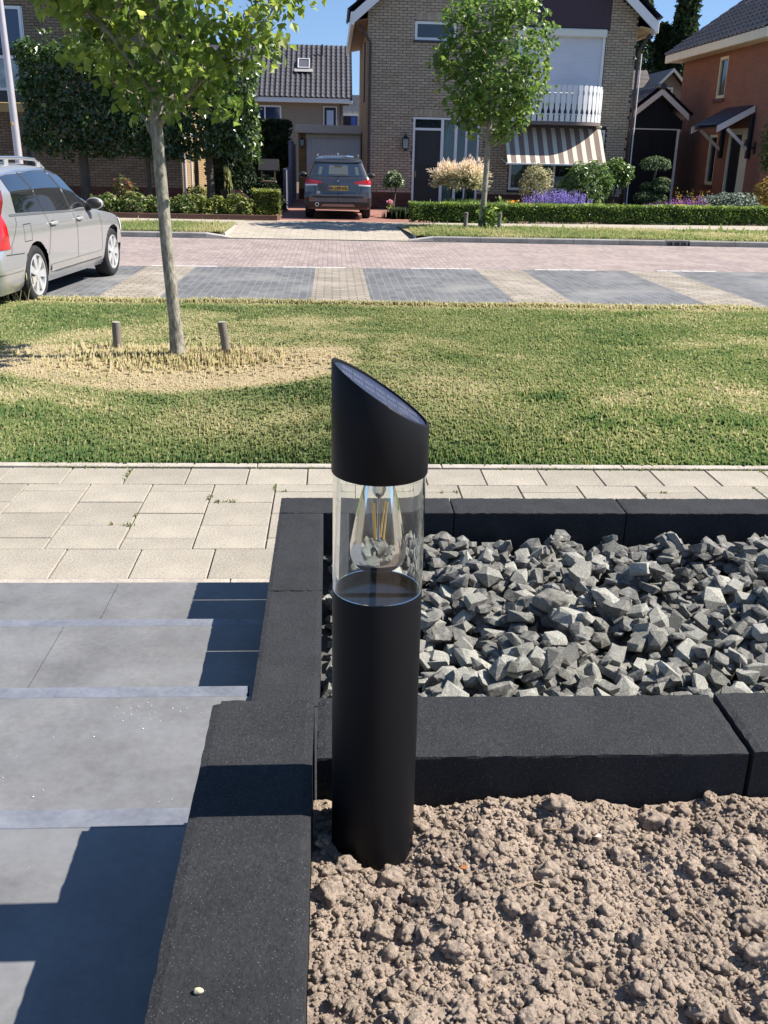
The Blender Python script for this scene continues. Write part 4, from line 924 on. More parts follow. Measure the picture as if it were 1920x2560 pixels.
# ---------------------------------------------------------------- house at the back with grey pantiles
bh = thing('tiled_house', 'stuccoed house at the back with big grey pantile roof and skylight', 'house', (-2.5,62,-.1)); BY = 62.0
m_stucco = M('brown_stucco',(.27,.225,.17),.9,noise=(6,.08),fine=(40,.12))
mb = MB(); mb.box(-11,.62,BY+.45,BY+9,-.1,4.6); mb.build('wall', m_stucco, bh)
mb = MB(); mb.box(.60,.63,BY+.44,BY+9,-.1,4.55); mb.build('end_wall', m_sideb, bh)
mb = MB(); mb.box(-11.5,1.17,BY-.12,BY-.02,4.34,4.60,bev=.01); mb.box(-11.5,1.17,BY-.02,BY+.44,4.34,4.40); mb.build('gutter_fascia', m_white, bh)
pit = Vector((0,3.9,3.05)).normalized()
mb = MB(); mb.prism([(BY-.1,4.56),(BY+3.9,7.62),(BY+7.9,4.56)],'x',-11.3,1.10); mb.build('roof', M('roof_under',(.03,.03,.03),.9), bh)
tile_roof(bh,(-5.75,BY-.16,4.62),(1,0,0),pit,23,15,m_rtile,tw=.3,th=.335,limit=299,focus=(-1,BY+1,6))
mb = MB(); mb.prism([(BY-.16,4.63),(BY+3.9,7.72),(BY+3.9,7.75),(BY-.16,4.68)],'x',-11.4,-5.76); mb.build('far_tiles', m_rtile, bh)
for k in range(22): mb = MB(); a = -5.6+.31*k; mb.tube([(a,BY+3.92,7.68),(a+.30,BY+3.92,7.69)],[.085,.105],8); mb.build('ridge_tile', m_rtile, bh, smooth=60)
mb = MB(); 
for k in range(15): mb.box(1.04,1.17,BY-.16+.263*k,BY-.16+.263*k+.3,4.5+.2*k,4.72+.2*k)
mb.build('verge_tiles', m_btile, bh, kind='stuff')
# skylight
M4 = Matrix.Translation((-1.72,BY+1.76,6.26)) @ Matrix(((1,0,0,0),(0,pit.y,-pit.z,0),(0,pit.z,pit.y,0),(0,0,0,1)))
mb = MB(); mb.box(-.36,.36,-.03,.03,.0,.13); mb.box(-.36,.36,.83,.89,.0,.13); mb.box(-.36,-.30,.03,.83,.0,.13); mb.box(.30,.36,.03,.83,.0,.13); mb.xf(M4); sk = mb.build('skylight', M('skylight_frame',(.5,.5,.5),.4), bh)
mb = MB(); mb.box(-.30,.30,.03,.83,.06,.08); mb.xf(M4); mb.build('pane', M('skylight_glass',(.10,.10,.12),.35,spec=.3), sk)
mb = MB(); mb.box(-.55,.55,-.32,-.03,.045,.06); mb.xf(M4); mb.build('apron', M('lead',(.30,.29,.28),.6), sk)
mb = MB(); mb.tube([(-.62,BY+3.0,6.95),(-.62,BY+3.0,7.75)],.05,8); mb.build('vent_pipe', m_dark, bh, smooth=60)
mb = MB(); mb.tube([(-3.9,BY+3.8,7.6),(-3.9,BY+3.8,8.0)],.04,6); mb.build('vent_pipe', m_dark, bh, smooth=60)
window(bh,-4.70,-3.03,2.90,4.16,BY+.40,fr=.09,mull=(-4.0,),glass=m_winb); window(bh,-.54,.27,2.85,4.18,BY+.40,fr=.06,glass=m_winb,sill=False)
mb = MB(); mb.box(-.48,.21,BY+.385,BY+.42,2.91,4.12); mb.box(-.36,.09,BY+.375,BY+.386,3.06,4.0); mb.build('dark_sash', m_dark, bh)
mb = MB(); mb.box(-.34,.07,BY+.36,BY+.374,3.1,3.96); mb.build('sash_pane', M('pale_pane',(.35,.42,.55),.1,spec=.8), bh)
mb = MB(); mb.tube([(.50,BY+.36,4.3),(.50,BY+.36,0)],.045,8); mb.build('downpipe', m_pipe, bh, smooth=60)
gb = thing('grey_house', 'pale grey rendered building just glimpsed between the two houses', 'house', (3,80,-.1))
mb = MB(); mb.box(-1,9,80,88,-.1,5.75); mb.build('wall', M('pale_render',(.46,.43,.38),.95,noise=(2.2,.2),stain=(4,.5,.7,(.33,.31,.29))), gb); mb = MB(); mb.box(.84,1.9,79.95,80.05,3.4,4.25); wf = mb.build('window', m_dark, gb)
mb = MB(); mb.box(1.42,1.84,79.93,79.949,3.45,4.2); mb.build('pane', M('blue_blind',(.06,.11,.38),.4), wf); mb = MB(); mb.box(.8,1.95,79.9,79.99,4.26,4.33); mb.build('lintel', m_white, wf)
# ---------------------------------------------------------------- left house
lh = thing('shaded_house', 'brown brick house in shade behind the block-cut trees at left', 'house', (-8,33,-.1))
lo = [(-12.2,-9.33,2.85,5.55)]
BR2 = M('shaded_brick',(.2,.14,.1),.9,tint=[(0,(.17,.13,.095)),(.5,(.225,.175,.12)),(1,(.28,.22,.15))],fine=(60,.14),bump=(90,.5,.004),spec=.25)  # front brick colour darkened to carry the deep shade on this wall
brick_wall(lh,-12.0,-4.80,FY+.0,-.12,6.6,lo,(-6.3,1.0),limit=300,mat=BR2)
mb = MB(); mb.box(-5.05,-4.803,FY+.26,42.5,-.12,5.4); mb.build('side_wall', m_sideb, lh)
mb = MB(); mb.box(-4.799,-4.76,FY+.35,FY+.46,0,4.5); mb.box(-4.799,-4.75,FY+2.1,FY+2.22,.1,2.2); mb.box(-4.799,-4.75,FY+2.22,FY+6.0,2.05,2.16); mb.build('side_door_frame', m_white, lh)
mb = MB(); mb.tube([(-4.70,FY+.1,4.6),(-4.70,FY+.1,0)],.05,8); mb.build('downpipe', M('downpipe_pale',(.5,.48,.5),.5), lh, smooth=60)
mb = MB(); mb.box(-4.42,-4.30,FY-.4,42.6,4.5,4.78,bev=.01); mb.build('eave_fascia', m_white, lh)
mb = MB(); mb.prism([(-4.35,4.75),(-8.8,8.5),(-8.8,8.68),(-4.28,4.88)],'y',FY-.42,42.7); mb.build('roof', m_rtile, lh)
mb = MB(); mb.prism([(-4.33,4.60),(-8.8,8.36),(-8.8,8.62),(-4.30,4.86)],'y',FY-.5,FY-.43); mb.build('bargeboard', m_pipe, lh)
window(lh,-11.4,-9.36,4.1,5.54,FY+.02,fr=.09,glass=m_winb)
mb = MB(); mb.box(-12.2,-9.35,FY+.02,FY+.06,2.86,4.02); mb.build('lower_panel', m_dark, lh)
lb = thing('glass_balcony', 'balcony with glass screen, dark frame and ochre beam on the shaded house', 'balcony', (-9.8,31.6,2.5))
mb = MB(); mb.box(-12,-8.85,31.45,31.6,2.53,2.80,bev=.02); mb.build('ochre_beam', M('ochre_beam',(.36,.26,.10),.7,noise=(4,.1)), lb)
mb = MB(); mb.box(-12,-9.02,31.5,31.55,2.81,3.10); mb.build('dark_skirt', m_dark, lb)
mb = MB(); mb.box(-12,-8.92,31.55,31.58,3.12,3.2); mb.box(-12,-8.9,31.52,31.6,3.98,4.06); mb.build('rail', m_white, lb)
mb = MB(); mb.box(-11.9,-9.16,31.54,31.56,3.2,3.98); mb.build('glass_screen', M('frosted_screen',(.26,.32,.33),.12,spec=.8,noise=(5,.4)), lb)
mb = MB(); mb.box(-9.15,-9.0,31.50,31.62,2.81,4.25); mb.box(-12,-9.15,31.50,31.62,4.07,4.25); mb.build('dark_frame', m_dark, lb)
mb = MB(); mb.box(-8.98,-8.84,31.56,31.62,2.81,3.98); mb.build('white_infill', m_white, lb)
mb = MB(); mb.box(-9.16,-9.02,31.5,31.62,-.1,2.53); mb.build('post', m_dark, lb)
# ---------------------------------------------------------------- dark gabled shed
sh = thing('black_shed', 'black boarded garage with white-edged gable between the two houses', 'shed', (11.3,36,-.1)); SY = 36.0
m_black = M('black_boards',(.008,.008,.011),.6,spec=.3)
for k in range(19):
    x = 10.46+.095*k; zt = 2.98+.42*0+ (min(x+.045-10.42,12.24-x-.045))*.78; mb = MB(); mb.box(x,x+.088,SY,SY+.03,2.63,zt-.08); mb.build('board', m_black, sh)
mb = MB(); mb.box(10.45,12.2,SY+.032,SY+4,-.1,2.9); mb.build('body', m_black, sh)
mb = MB(); mb.box(10.45,12.18,SY-.03,SY+.03,2.595,2.625); mb.box(12.10,12.18,SY-.03,SY+.03,-.1,2.59); mb.box(10.40,12.25,SY+.03,SY+.05,2.55,2.595); mb.build('white_frame', m_white, sh)
for a,b in ((10.47,11.28),(11.29,12.09)):
    mb = MB(); mb.box(a,b,SY-.01,SY+.03,-.1,2.58)
    for q in range(2):
        for r_ in range(3): c = a+.1+q*.36; mb.box(c,c+.27,SY-.022,SY-.01,.1+r_*.82,.1+r_*.82+.68,bev=.008)
    mb.build('door', m_black, sh)
m_plight = M('pinkish_board',(.66,.60,.58),.6)
for s in (-1,1):
    pts = [(11.33,3.70),(11.33+s*1.02,2.90),(11.33+s*1.02,3.10),(11.33,3.90)]; mb = MB(); mb.prism(pts if s == 1 else pts[::-1],'y',SY-.34,SY-.29); mb.build('bargeboard', m_plight, sh)
    pts = [(11.33,3.82),(11.33+s*1.10,2.96),(11.33+s*1.10,3.02),(11.33,3.88)]; mb = MB(); mb.prism(pts if s == 1 else pts[::-1],'y',SY-.28,SY+5); mb.build('roof', m_btile, sh)
tile_roof(sh,(10.20,SY+4.1,3.06),(0,-1,0),(1,0,.78),14,5,m_btile,tw=.3,th=.3,limit=70); tile_roof(sh,(12.46,SY-.3,3.06),(0,1,0),(-1,0,.78),14,5,m_btile,tw=.3,th=.3,limit=70)
for k in range(14): mb = MB(); a = SY-.36+.31*k; mb.tube([(11.33,a,3.97),(11.33,a+.33,3.955)],[.11,.095],8); mb.build('ridge_tile', m_btile, sh, smooth=60)
# ---------------------------------------------------------------- house behind the shed
rh = thing('brown_roof_house', 'low house behind the black shed with brown tiled roof and cream gable trim', 'house', (16,50,-.1))
mb = MB(); mb.prism([(15.25,4.55),(16.2,5.52),(17.0,4.7),(17.0,-.1),(15.25,-.1)],'y',50.0,58); mb.build('gable_wall', m_stucco, rh)
mb = MB(); mb.prism([(49.9,3.3),(53.0,5.75),(56,3.3)],'x',9,15.6); mb.prism([(15.0,4.3),(16.2,5.62),(16.2,5.70),(14.9,4.4)],'y',49.7,54); mb.prism([(16.2,5.62),(17.2,4.62),(17.25,4.7),(16.2,5.70)],'y',49.7,54); mb.build('roof', m_brtile, rh)
for k in range(11):
    mb = MB(); y0 = 49.85+.282*k; z0 = 3.33+.222*k; mb.prism([(y0,z0),(y0+.30,z0+.235),(y0+.28,z0+.275),(y0-.02,z0+.05)],'x',9,15.9-.0*k); mb.build('tile_course', m_brtile, rh)
mb = MB(); mb.prism([(15.2,4.55),(16.2,5.55),(16.2,5.69),(15.1,4.58)],'y',49.6,49.69); mb.prism([(16.2,5.55),(17.1,4.66),(17.1,4.84),(16.2,5.69)],'y',49.6,49.69); mb.build('gable_trim', m_cream, rh)
window(rh,15.68,16.36,4.2,4.88,49.95,fr=.1,mat=m_cream,glass=m_win,sill=False)
# ---------------------------------------------------------------- orange house, its long side facing the camera side-on
oh = thing('orange_brick_house', 'orange-red brick house at right with cream trim and tiled door canopy', 'house', (12,30,-.1)); OX = 11.39
m_orange = brick_mat('orange_brick',(.33,.145,.10),(.27,.122,.082),(.24,.125,.09),.221,.0637,.008,plane='yz',noise=.10,bump=.25)
ow = [(1.0-0,0,0,0)]
def OY(s): return 34.0-s
holes = [(3.16,3.88,3.33,4.47),(3.12,3.82,.92,2.35),(4.60,6.17,-.1,2.48)]
ys_ = sorted(set([.05,7.2]+[v for h in holes for v in h[:2]])); zs_ = sorted(set([-.1,4.62]+[v for h in holes for v in h[2:] if v > -.1])); mb = MB()
for a,b in zip(ys_[:-1],ys_[1:]):
    for c,d in zip(zs_[:-1],zs_[1:]):
        if any(h[0] <= a+1e-6 and b <= h[1]+1e-6 and h[2] <= c+1e-6 and d <= h[3]+1e-6 for h in holes): continue
        mb.box(OX,OX+.25,OY(b),OY(a),c,d)
mb.build('wall', m_orange, oh)
mb = MB(); mb.box(OX+.3,20,OY(7.19),OY(.06),-.1,4.6); mb.build('inner_walls', m_orange, oh)
def owin(s0,s1,z0,z1,name='window',fr=.085):
    mb = MB(); x0, x1 = OX+.02, OX+.12; mb.box(x0,x1,OY(s0+fr),OY(s0),z0,z1); mb.box(x0,x1,OY(s1),OY(s1-fr),z0,z1); mb.box(x0,x1,OY(s1-fr),OY(s0+fr),z0,z0+fr); mb.box(x0,x1,OY(s1-fr),OY(s0+fr),z1-fr,z1); f = mb.build(name, m_cream, oh)
    mb = MB(); mb.box(OX+.07,OX+.09,OY(s1-fr+.01),OY(s0+fr-.01),z0+fr-.01,z1-fr+.01); mb.build('pane', m_win, f)
    mb = MB(); mb.box(OX-.05,OX+.1,OY(s1+.05),OY(s0-.05),z0-.09,z0-.005); mb.build('sill', M('red_sill',(.12,.05,.04),.6), f)
owin(3.165,3.875,3.335,4.465); owin(3.125,3.815,.925,2.345)
mb = MB(); mb.box(OX+.03,OX+.13,OY(4.70),OY(4.605),-.1,2.475); mb.box(OX+.03,OX+.13,OY(6.165),OY(5.56),-.1,2.475); mb.box(OX+.03,OX+.13,OY(5.56),OY(4.70),2.31,2.475); mb.build('door_frame', m_cream, oh)
mb = MB(); mb.box(OX+.08,OX+.12,OY(5.56),OY(4.70),-.1,2.31); mb.box(OX+.065,OX+.08,OY(5.46),OY(4.80),1.0,2.2,bev=.01); mb.box(OX+.065,OX+.08,OY(5.46),OY(4.80),.1,.8,bev=.01); mb.box(OX+.06,OX+.08,OY(5.25),OY(5.0),.88,.94); mb.build('front_door', m_dark, oh)
mb = MB(); mb.box(OX-.52,OX-.42,OY(7.6),OY(-.35),4.56,4.80,bev=.01); mb.box(OX-.42,OX,OY(7.6),OY(-.35),4.58,4.62); mb.build('eave_fascia', m_cream, oh)
rp_ = Vector((2.555,0,1.77)).normalized()
mb = MB(); mb.prism([(OX-.46,4.70),(OX+4.2,4.70+4.66*.693),(20,4.7)],'y',OY(7.55),OY(-.3)); mb.build('roof', M('roof_under',(.03,.03,.03),.9), oh)
tile_roof(oh,(OX-.50,OY(-.36),4.79),(0,-1,0),rp_,26,16,m_rtile,tw=.3,th=.34,limit=299,focus=(OX,OY(5),5))
for k in range(26): mb = MB(); a = OY(-.3)-.3*k; mb.tube([(OX+4.2,a,8.03),(OX+4.2,a-.32,8.02)],[.1,.085],8); mb.build('ridge_tile', m_rtile, oh, smooth=60)
# canopy over the door
cp = [(4.30,6.36)]
mb = MB(); mb.prism([(OX-.02,2.93),(OX-.92,2.44),(OX-.92,2.48),(OX-.02,2.98)],'y',OY(6.30),OY(4.40)); co = mb.build('door_canopy', M('canopy_board',(.03,.025,.03),.6), oh)
cu = Vector((.9,0,.5)).normalized(); org = Vector((OX-.97,OY(4.38),2.50)); 
nd_ = Vector((0,-1,0)).cross(cu); mbt = MB()
for i in range(9):
    for j in range(5):
        P = org+Vector((0,-1,0))*(.215*i)+cu*(.21*j); b = MB(); pr = [(q/5, .02*math.sin(q/5*2*pi)) for q in range(6)]
        b.add([tuple(P+Vector((0,-1,0))*(p*.22)+cu*v+nd_*(h+.02+(0 if v else .012))) for v in (0,.235) for p,h in pr],[(q,q+1,q+7,q+6) for q in range(5)]); b.build('tile', m_btile, co)
for s in (4.34,6.33):
    mb = MB(); mb.prism([(OX-.03,2.86),(OX-1.0,2.33),(OX-1.0,2.50),(OX-.03,3.03)],'y',OY(s)-.03,OY(s)+.03); mb.build('bargeboard', m_plight, co)
    mb = MB(); mb.box(OX-.12,OX-.01,OY(s)-.055,OY(s)+.055,1.68,2.80,bev=.008); mb.build('wall_post', m_dark, co)
    mb = MB(); mb.tube([(OX-.10,OY(s),1.92),(OX-.72,OY(s),2.42)],.055,4); mb.build('brace', m_plight, co)
mb = MB(); mb.tube([(OX,OY(6.62),1.95),(OX-.2,OY(6.62),1.95),(OX-.24,OY(6.62),2.02)],.02,6); mb.prism([(OX-.30,2.0),(OX-.18,2.0),(OX-.20,2.16),(OX-.28,2.16)],'y',OY(6.68),OY(6.56)); mb.box(OX-.02,OX,OY(6.68),OY(6.56),1.8,2.1); pl0 = tag(mb.build('porch_lamp', m_dark), 'small black lamp on the orange house beside the canopy', 'lamp')
# house moved back and enlarged about the camera, so its shadow misses the garden
oh.scale = (1.15,)*3; oh.location = (13.8,34.5,-.355); pl0.scale = (1.15,)*3; pl0.location = (0,0,-.24)
# ================================================================== TREES AND PLANTS
m_bark = M('young_bark',(.235,.215,.17),.9,noise=(11,.4),fine=(45,.4),bump=(34,.9,.012),bump2=(140,.7,.004),stretch=(1,1,.45),stain=(5,.55,.7,(.33,.32,.27)))
m_barkd = M('dark_bark',(.09,.075,.06),.95,noise=(7,.3),bump=(40,.9,.01),stretch=(1,1,.3))
def ell_pts(n, c, r, shell=.0, low=-1.0):
    d = rdir(n*2); d = d[d[:,2] > low][:n]; rad = RNG.random(len(d))**(1/3)
    rad = shell+(1-shell)*rad; return np.array(c)+d*rad[:,None]*np.array(r)
def twiggy_tree(root, base, forks, crown_c, crown_r, ntw, per, size, clump, tints, leafmat, tr=(.075,.05), bark=None, limb_r=.022, tmpl=LEAFB, clip=None, seed=1, up=.45, droop=.55):
    r = np.random.default_rng(seed); bark = bark or m_bark
    pts = base; mb = MB(); n = len(pts); rad = [tr[0]+(tr[1]-tr[0])*i/(n-1) for i in range(n)]; rad[0] *= 1.35
    mb.tube(pts, rad, 14); mb.build('trunk', bark, root, smooth=60)
    top = Vector(pts[-1]); tips = []; lb = MB()
    cc = np.array(crown_c); cr = np.array(crown_r)
    # limbs
    for k,(z0,az,el,ln) in enumerate(forks):
        # start point on the trunk
        s = None
        for a,b in zip(pts[:-1],pts[1:]):
            if a[2] <= z0 <= b[2]: f = (z0-a[2])/(b[2]-a[2]); s = Vector(a)+(Vector(b)-Vector(a))*f
        if s is None: s = top
        d = Vector((math.cos(az)*math.cos(el), math.sin(az)*math.cos(el), math.sin(el))); q = [s]; 
        for i in range(5): d = (d+Vector(r.normal(0,.10,3))+Vector((0,0,.05))).normalized(); q.append(q[-1]+d*ln/5)
        lb.tube(q,[limb_r*(1-.15*i) for i in range(6)],7)
        tips += [q[3],q[4],q[5]]
        for j in range(4):
            s2 = q[1+j]; d2 = (d+Vector(r.normal(0,.75,3))).normalized(); q2 = [s2,s2+d2*ln*.18,s2+(d2+Vector((0,0,.25))).normalized()*ln*.36]; lb.tube(q2,[limb_r*.5,limb_r*.35,limb_r*.2],5); tips += [q2[1],q2[2]]
    # twigs: scatter clusters through the crown
    cl = ell_pts(ntw, cc, cr, .25); cl = cl[[vnoise(p[0]*1.9*clump+3,p[1]*1.9*clump,p[2]*1.9*clump+1) > .40 for p in cl]]
    if clip is not None: cl = cl[clip(cl)]
    cl = np.concatenate([cl, np.array([t[:] for t in tips])]); cl = cl[(((cl-cc)/cr/1.08)**2).sum(1) < 1]
    tp_ = np.array([t[:] for t in tips])
    for p in cl[::2]:
        k = np.argmin(((tp_-p)**2).sum(1)); a = Vector(tp_[k]); b = Vector(p); 
        if .05 < (b-a).length < 1.0: lb.tube([a,(a+b)/2+Vector((0,0,.02)),b],[limb_r*.3,limb_r*.22,limb_r*.12],4,caps=False)
    lb.build('limb', bark, root, smooth=60)
    P = np.repeat(cl,per,0); P = P+RNG.normal(size=P.shape)*np.array([.085,.085,.07])*(size/.105)**.8
    ct = np.repeat(RNG.normal(0,.16,len(cl)),per); t = np.clip(.45+ct+RNG.normal(0,.16,len(P)),0,1)
    leaves(P, size, 'crown', leafmat, root, up=up, out=cc-np.array([0,0,cr[2]*.5]), outw=.35, droop=droop, tmpl=tmpl, tint=t)
m_leaf1 = M('plane_leaf',(.06,.11,.02),.42,tint=[(0,(.045,.095,.017)),(.45,(.11,.175,.03)),(.8,(.21,.28,.05)),(1,(.34,.38,.11))],transl=.48,spec=.45)
t1 = thing('young_tree', 'young street tree with mottled slim trunk standing in the near lawn', 'tree', (-1.27,8.05,-.03))
fk_ = [(1.62,2.2,.75,1.1),(1.75,-.6,.7,1.2),(1.85,.6,.8,1.2),(1.95,3.4,.85,1.2),(2.1,-1.6,.7,1.1),(2.2,1.6,.8,1.1),(2.35,0.2,.9,1.2),(2.4,2.8,.9,1.2),(2.5,4.4,.9,1.1),(2.6,5.4,.9,1.2),(2.7,1.0,1.1,1.3),(2.8,3.8,1.1,1.3)]
twiggy_tree(t1, [(-1.27,8.05,-.06),(-1.285,8.05,.3),(-1.315,8.05,.85),(-1.33,8.05,1.3),(-1.345,8.05,1.75),(-1.33,8.06,2.1),(-1.30,8.06,2.6),(-1.28,8.07,3.2),(-1.26,8.07,4.0)], fk_, (-1.17,8.05,3.35), (1.14,1.15,1.62), 600, 18, .072, 1.7, None, m_leaf1, tr=(.052,.040), seed=4)
for x,y,h,tilt,l in ((-1.85,8.45,.20,.0,'short weathered stake left of the near young tree'),(-.885,8.22,.25,-.04,'short leaning weathered stake right of the near young tree')):
    s_ = thing('tree_stake', l, 'stake', (x,y,-.03), group='cut-off stakes beside the near young tree'); mb = MB(); mb.tube([(x,y,-.1),(x+tilt*.5,y,h*.5),(x+tilt,y,h)],[.036,.037,.036],12); mb.build('post', M('weathered_wood',(.16,.14,.115),.9,noise=(10,.3),bump=(30,.8,.006),stretch=(1,1,.2)), s_, smooth=50)
    mb = MB(); mb.tube([(x+tilt,y,h),(x+tilt*1.01,y,h+.003)],[.034,.033],12); mb.build('cut_top', M('cut_wood',(.36,.33,.28),.9,noise=(30,.2)), s_)
t2 = thing('street_tree', 'small street tree in full leaf before the brick house', 'tree', (3.6,24,0))
fk2 = [(1.75,-.2,.55,.9),(1.9,2.8,.5,1.0),(2.05,.9,.6,1.1),(2.2,3.6,.6,1.1),(2.35,-.8,.6,1.2),(2.5,1.9,.6,1.2),(2.7,.2,.6,1.3),(2.9,3.0,.65,1.3),(3.1,4.5,.7,1.2),(3.3,1.2,.8,1.2),(3.6,2.6,.9,1.1),(3.7,5.6,.8,1.1)]
m_leaf2 = M('linden_leaf',(.06,.11,.02),.42,tint=[(0,(.035,.085,.018)),(.45,(.08,.15,.03)),(.8,(.15,.225,.045)),(1,(.25,.31,.075))],transl=.42,spec=.45)
twiggy_tree(t2, [(3.58,24,-.05),(3.60,24,.6),(3.62,24,1.4),(3.63,24,2.2),(3.62,24,3.0),(3.60,24,3.9),(3.58,24,4.8)], fk2, (3.68,24,3.62), (1.36,1.25,1.62), 430, 11, .125, 1.5, None, m_leaf2, tr=(.07,.045), limb_r=.024, seed=8, clip=lambda c: (c[:,2] > 2.35-.35*np.sign(c[:,0]-3.68)*0+.25*np.abs(c[:,0]-3.6)*0) & (np.abs(c[:,0]-3.68) < 1.36-.42*np.maximum(0,c[:,2]-3.9)))
P = np.array([3.75,23.9,.25])+RNG.normal(size=(120,3))*np.array([.13,.1,.16]); P = P[P[:,2] > .0]; leaves(P,.12,'base_shoots',m_leaf2,t2,tmpl=LEAFB,kind='stuff')
for x,y in ((3.10,23.35),(3.90,23.4)):
    s_ = thing('tree_stake', 'short weathered stake %s of the small street tree' % ('left' if x < 3.5 else 'right'), 'stake', (x,y,0), group='cut-off stakes beside the far street tree'); mb = MB(); mb.tube([(x,y,-.05),(x,y,.2),(x+.01,y,.36)],.05,10); mb.build('post', MATS['weathered_wood'], s_, smooth=50); mb = MB(); mb.tube([(x+.01,y,.36),(x+.01,y,.365)],.046,10); mb.build('cut_top', MATS['cut_wood'], s_)
# block-cut (pleached) trees
m_leafd = M('pleached_leaf',(.03,.07,.015),.3,tint=[(0,(.014,.035,.012)),(.55,(.034,.075,.017)),(.85,(.075,.135,.028)),(1,(.26,.32,.10))],transl=.3,spec=.8)  # palest tint stands for leaves catching the sun
for (x0,x1,z1,tx,tr_,l) in ((-8.15,-6.05,4.05,-6.79,.125,'leftmost block-cut tree with thick trunk behind the silver car'),(-6.1,-4.15,3.95,-5.06,.06,'middle block-cut tree with the thinnest trunk'),(-4.2,-2.08,3.75,-3.38,.105,'rightmost block-cut tree nearest the driveway')):
    t = thing('pleached_tree', l, 'tree', (tx,28.5,-.1), group='block-cut trees in front of the shaded house')
    mb = MB(); mb.tube([(tx,28.5,-.1),(tx+.02,28.5,.8),(tx,28.5,1.6),(tx+.03,28.5,2.6)],[tr_*1.1,tr_,tr_*.95,tr_*.7],10)
    for z in (1.7,2.3,2.9,3.4):
        for s in (-1,1): mb.tube([(tx,28.5,z),(tx+s*.5,28.5,z+.05),((x0+.2) if s < 0 else (x1-.2),28.5,z+.1)],[tr_*.4,tr_*.3,.015],6)
    mb.build('trunk', m_barkd, t, smooth=60)
    n = 6500; P = np.stack([RNG.uniform(x0,x1,n),28.5+RNG.uniform(-.62,.62,n),RNG.uniform(1.45,z1,n)],-1)
    # push most leaves to the faces
    f = RNG.random(n); k = f < .38; P[k,1] = 28.5-.62+np.abs(RNG.normal(0,.09,k.sum())); k = (f > .38)&(f < .5); P[k,2] = z1-np.abs(RNG.normal(0,.1,k.sum()));
    if x1 > -2.5: k = (f > .5)&(f < .62); P[k,0] = x1-np.abs(RNG.normal(0,.1,k.sum()))
    if x0 < -8: k = (f > .5)&(f < .62); P[k,0] = x0+np.abs(RNG.normal(0,.1,k.sum()))
    P += RNG.normal(size=P.shape)*.045; P[:,1] += (vnoise(P[:,0]*2.2,P[:,2]*2.2,4)-.5)*.35; P[:,2] += (vnoise(P[:,0]*2.5,P[:,1]*2,2)-.5)*.30; P[:,0] += (vnoise(P[:,2]*2.3,P[:,1]*2,7)-.5)*.25
    tt = np.clip(RNG.beta(1.6,2.2,n)+np.where(P[:,2] > z1-.35,.15,0)+np.where((P[:,0] > -2.5),.22,0),0,1)  # tint raised at top and right end, sunlight put into leaf colour
    leaves(P, .125, 'crown', m_leafd, t, up=.35, out=np.array([(x0+x1)/2,28.9,2.6]), outw=.6, droop=.8, tint=tt)
    if z1 > 4: 
        Q = np.concatenate([np.array([x0+.75+.75*k_,28.3,4.05])+RNG.normal(size=(50,3))*np.array([.10,.1,.22])+np.array([0,0,.1]) for k_ in range(2)]); leaves(Q,.12,'shoots',m_leafd,t,tint=RNG.uniform(.4,1,100),kind='stuff')
# generic leafy shrub
def shrub(name, label, cat, c, r, n, size, mat, stems=4, up=.5, shell=.55, tmpl=LEAF2, low=-.6, droop=.3, stem_to=None, lump_=.3, tint=None, group=None, base=-.09, sm=None, rough=2.4):
    t = thing(name, label, cat, (c[0],c[1],base), group=group)
    mb = MB()
    for k in range(stems):
        a = 2*pi*k/stems+.4; e = (c[0]+math.cos(a)*r[0]*.45, c[1]+math.sin(a)*r[1]*.45, c[2]+r[2]*.25); b = (c[0]+math.cos(a)*.04*(stems > 1), c[1]+math.sin(a)*.04*(stems > 1), base-.03)
        mb.tube([b,((b[0]+e[0])/2*.6+b[0]*.4,(b[1]+e[1])/2*.6+b[1]*.4,(b[2]+c[2])/2),e],[.022,.016,.006] if stems > 1 else [.026,.024,.012],6)
    mb.build('stem', sm or m_barkd, t, smooth=60)
    P = ell_pts(n, (0,0,0), (1,1,1), shell, low); d = 1+lump_*2*(vnoise(P[:,0]*rough+c[0],P[:,1]*rough,P[:,2]*rough+9)-.5); P = np.array(c)+P*d[:,None]*np.array(r)
    leaves(P, size, 'foliage', mat, t, up=up, out=np.array(c)-np.array([0,0,r[2]*.4]), outw=.7, droop=droop, tmpl=tmpl, tint=tint)
    return t
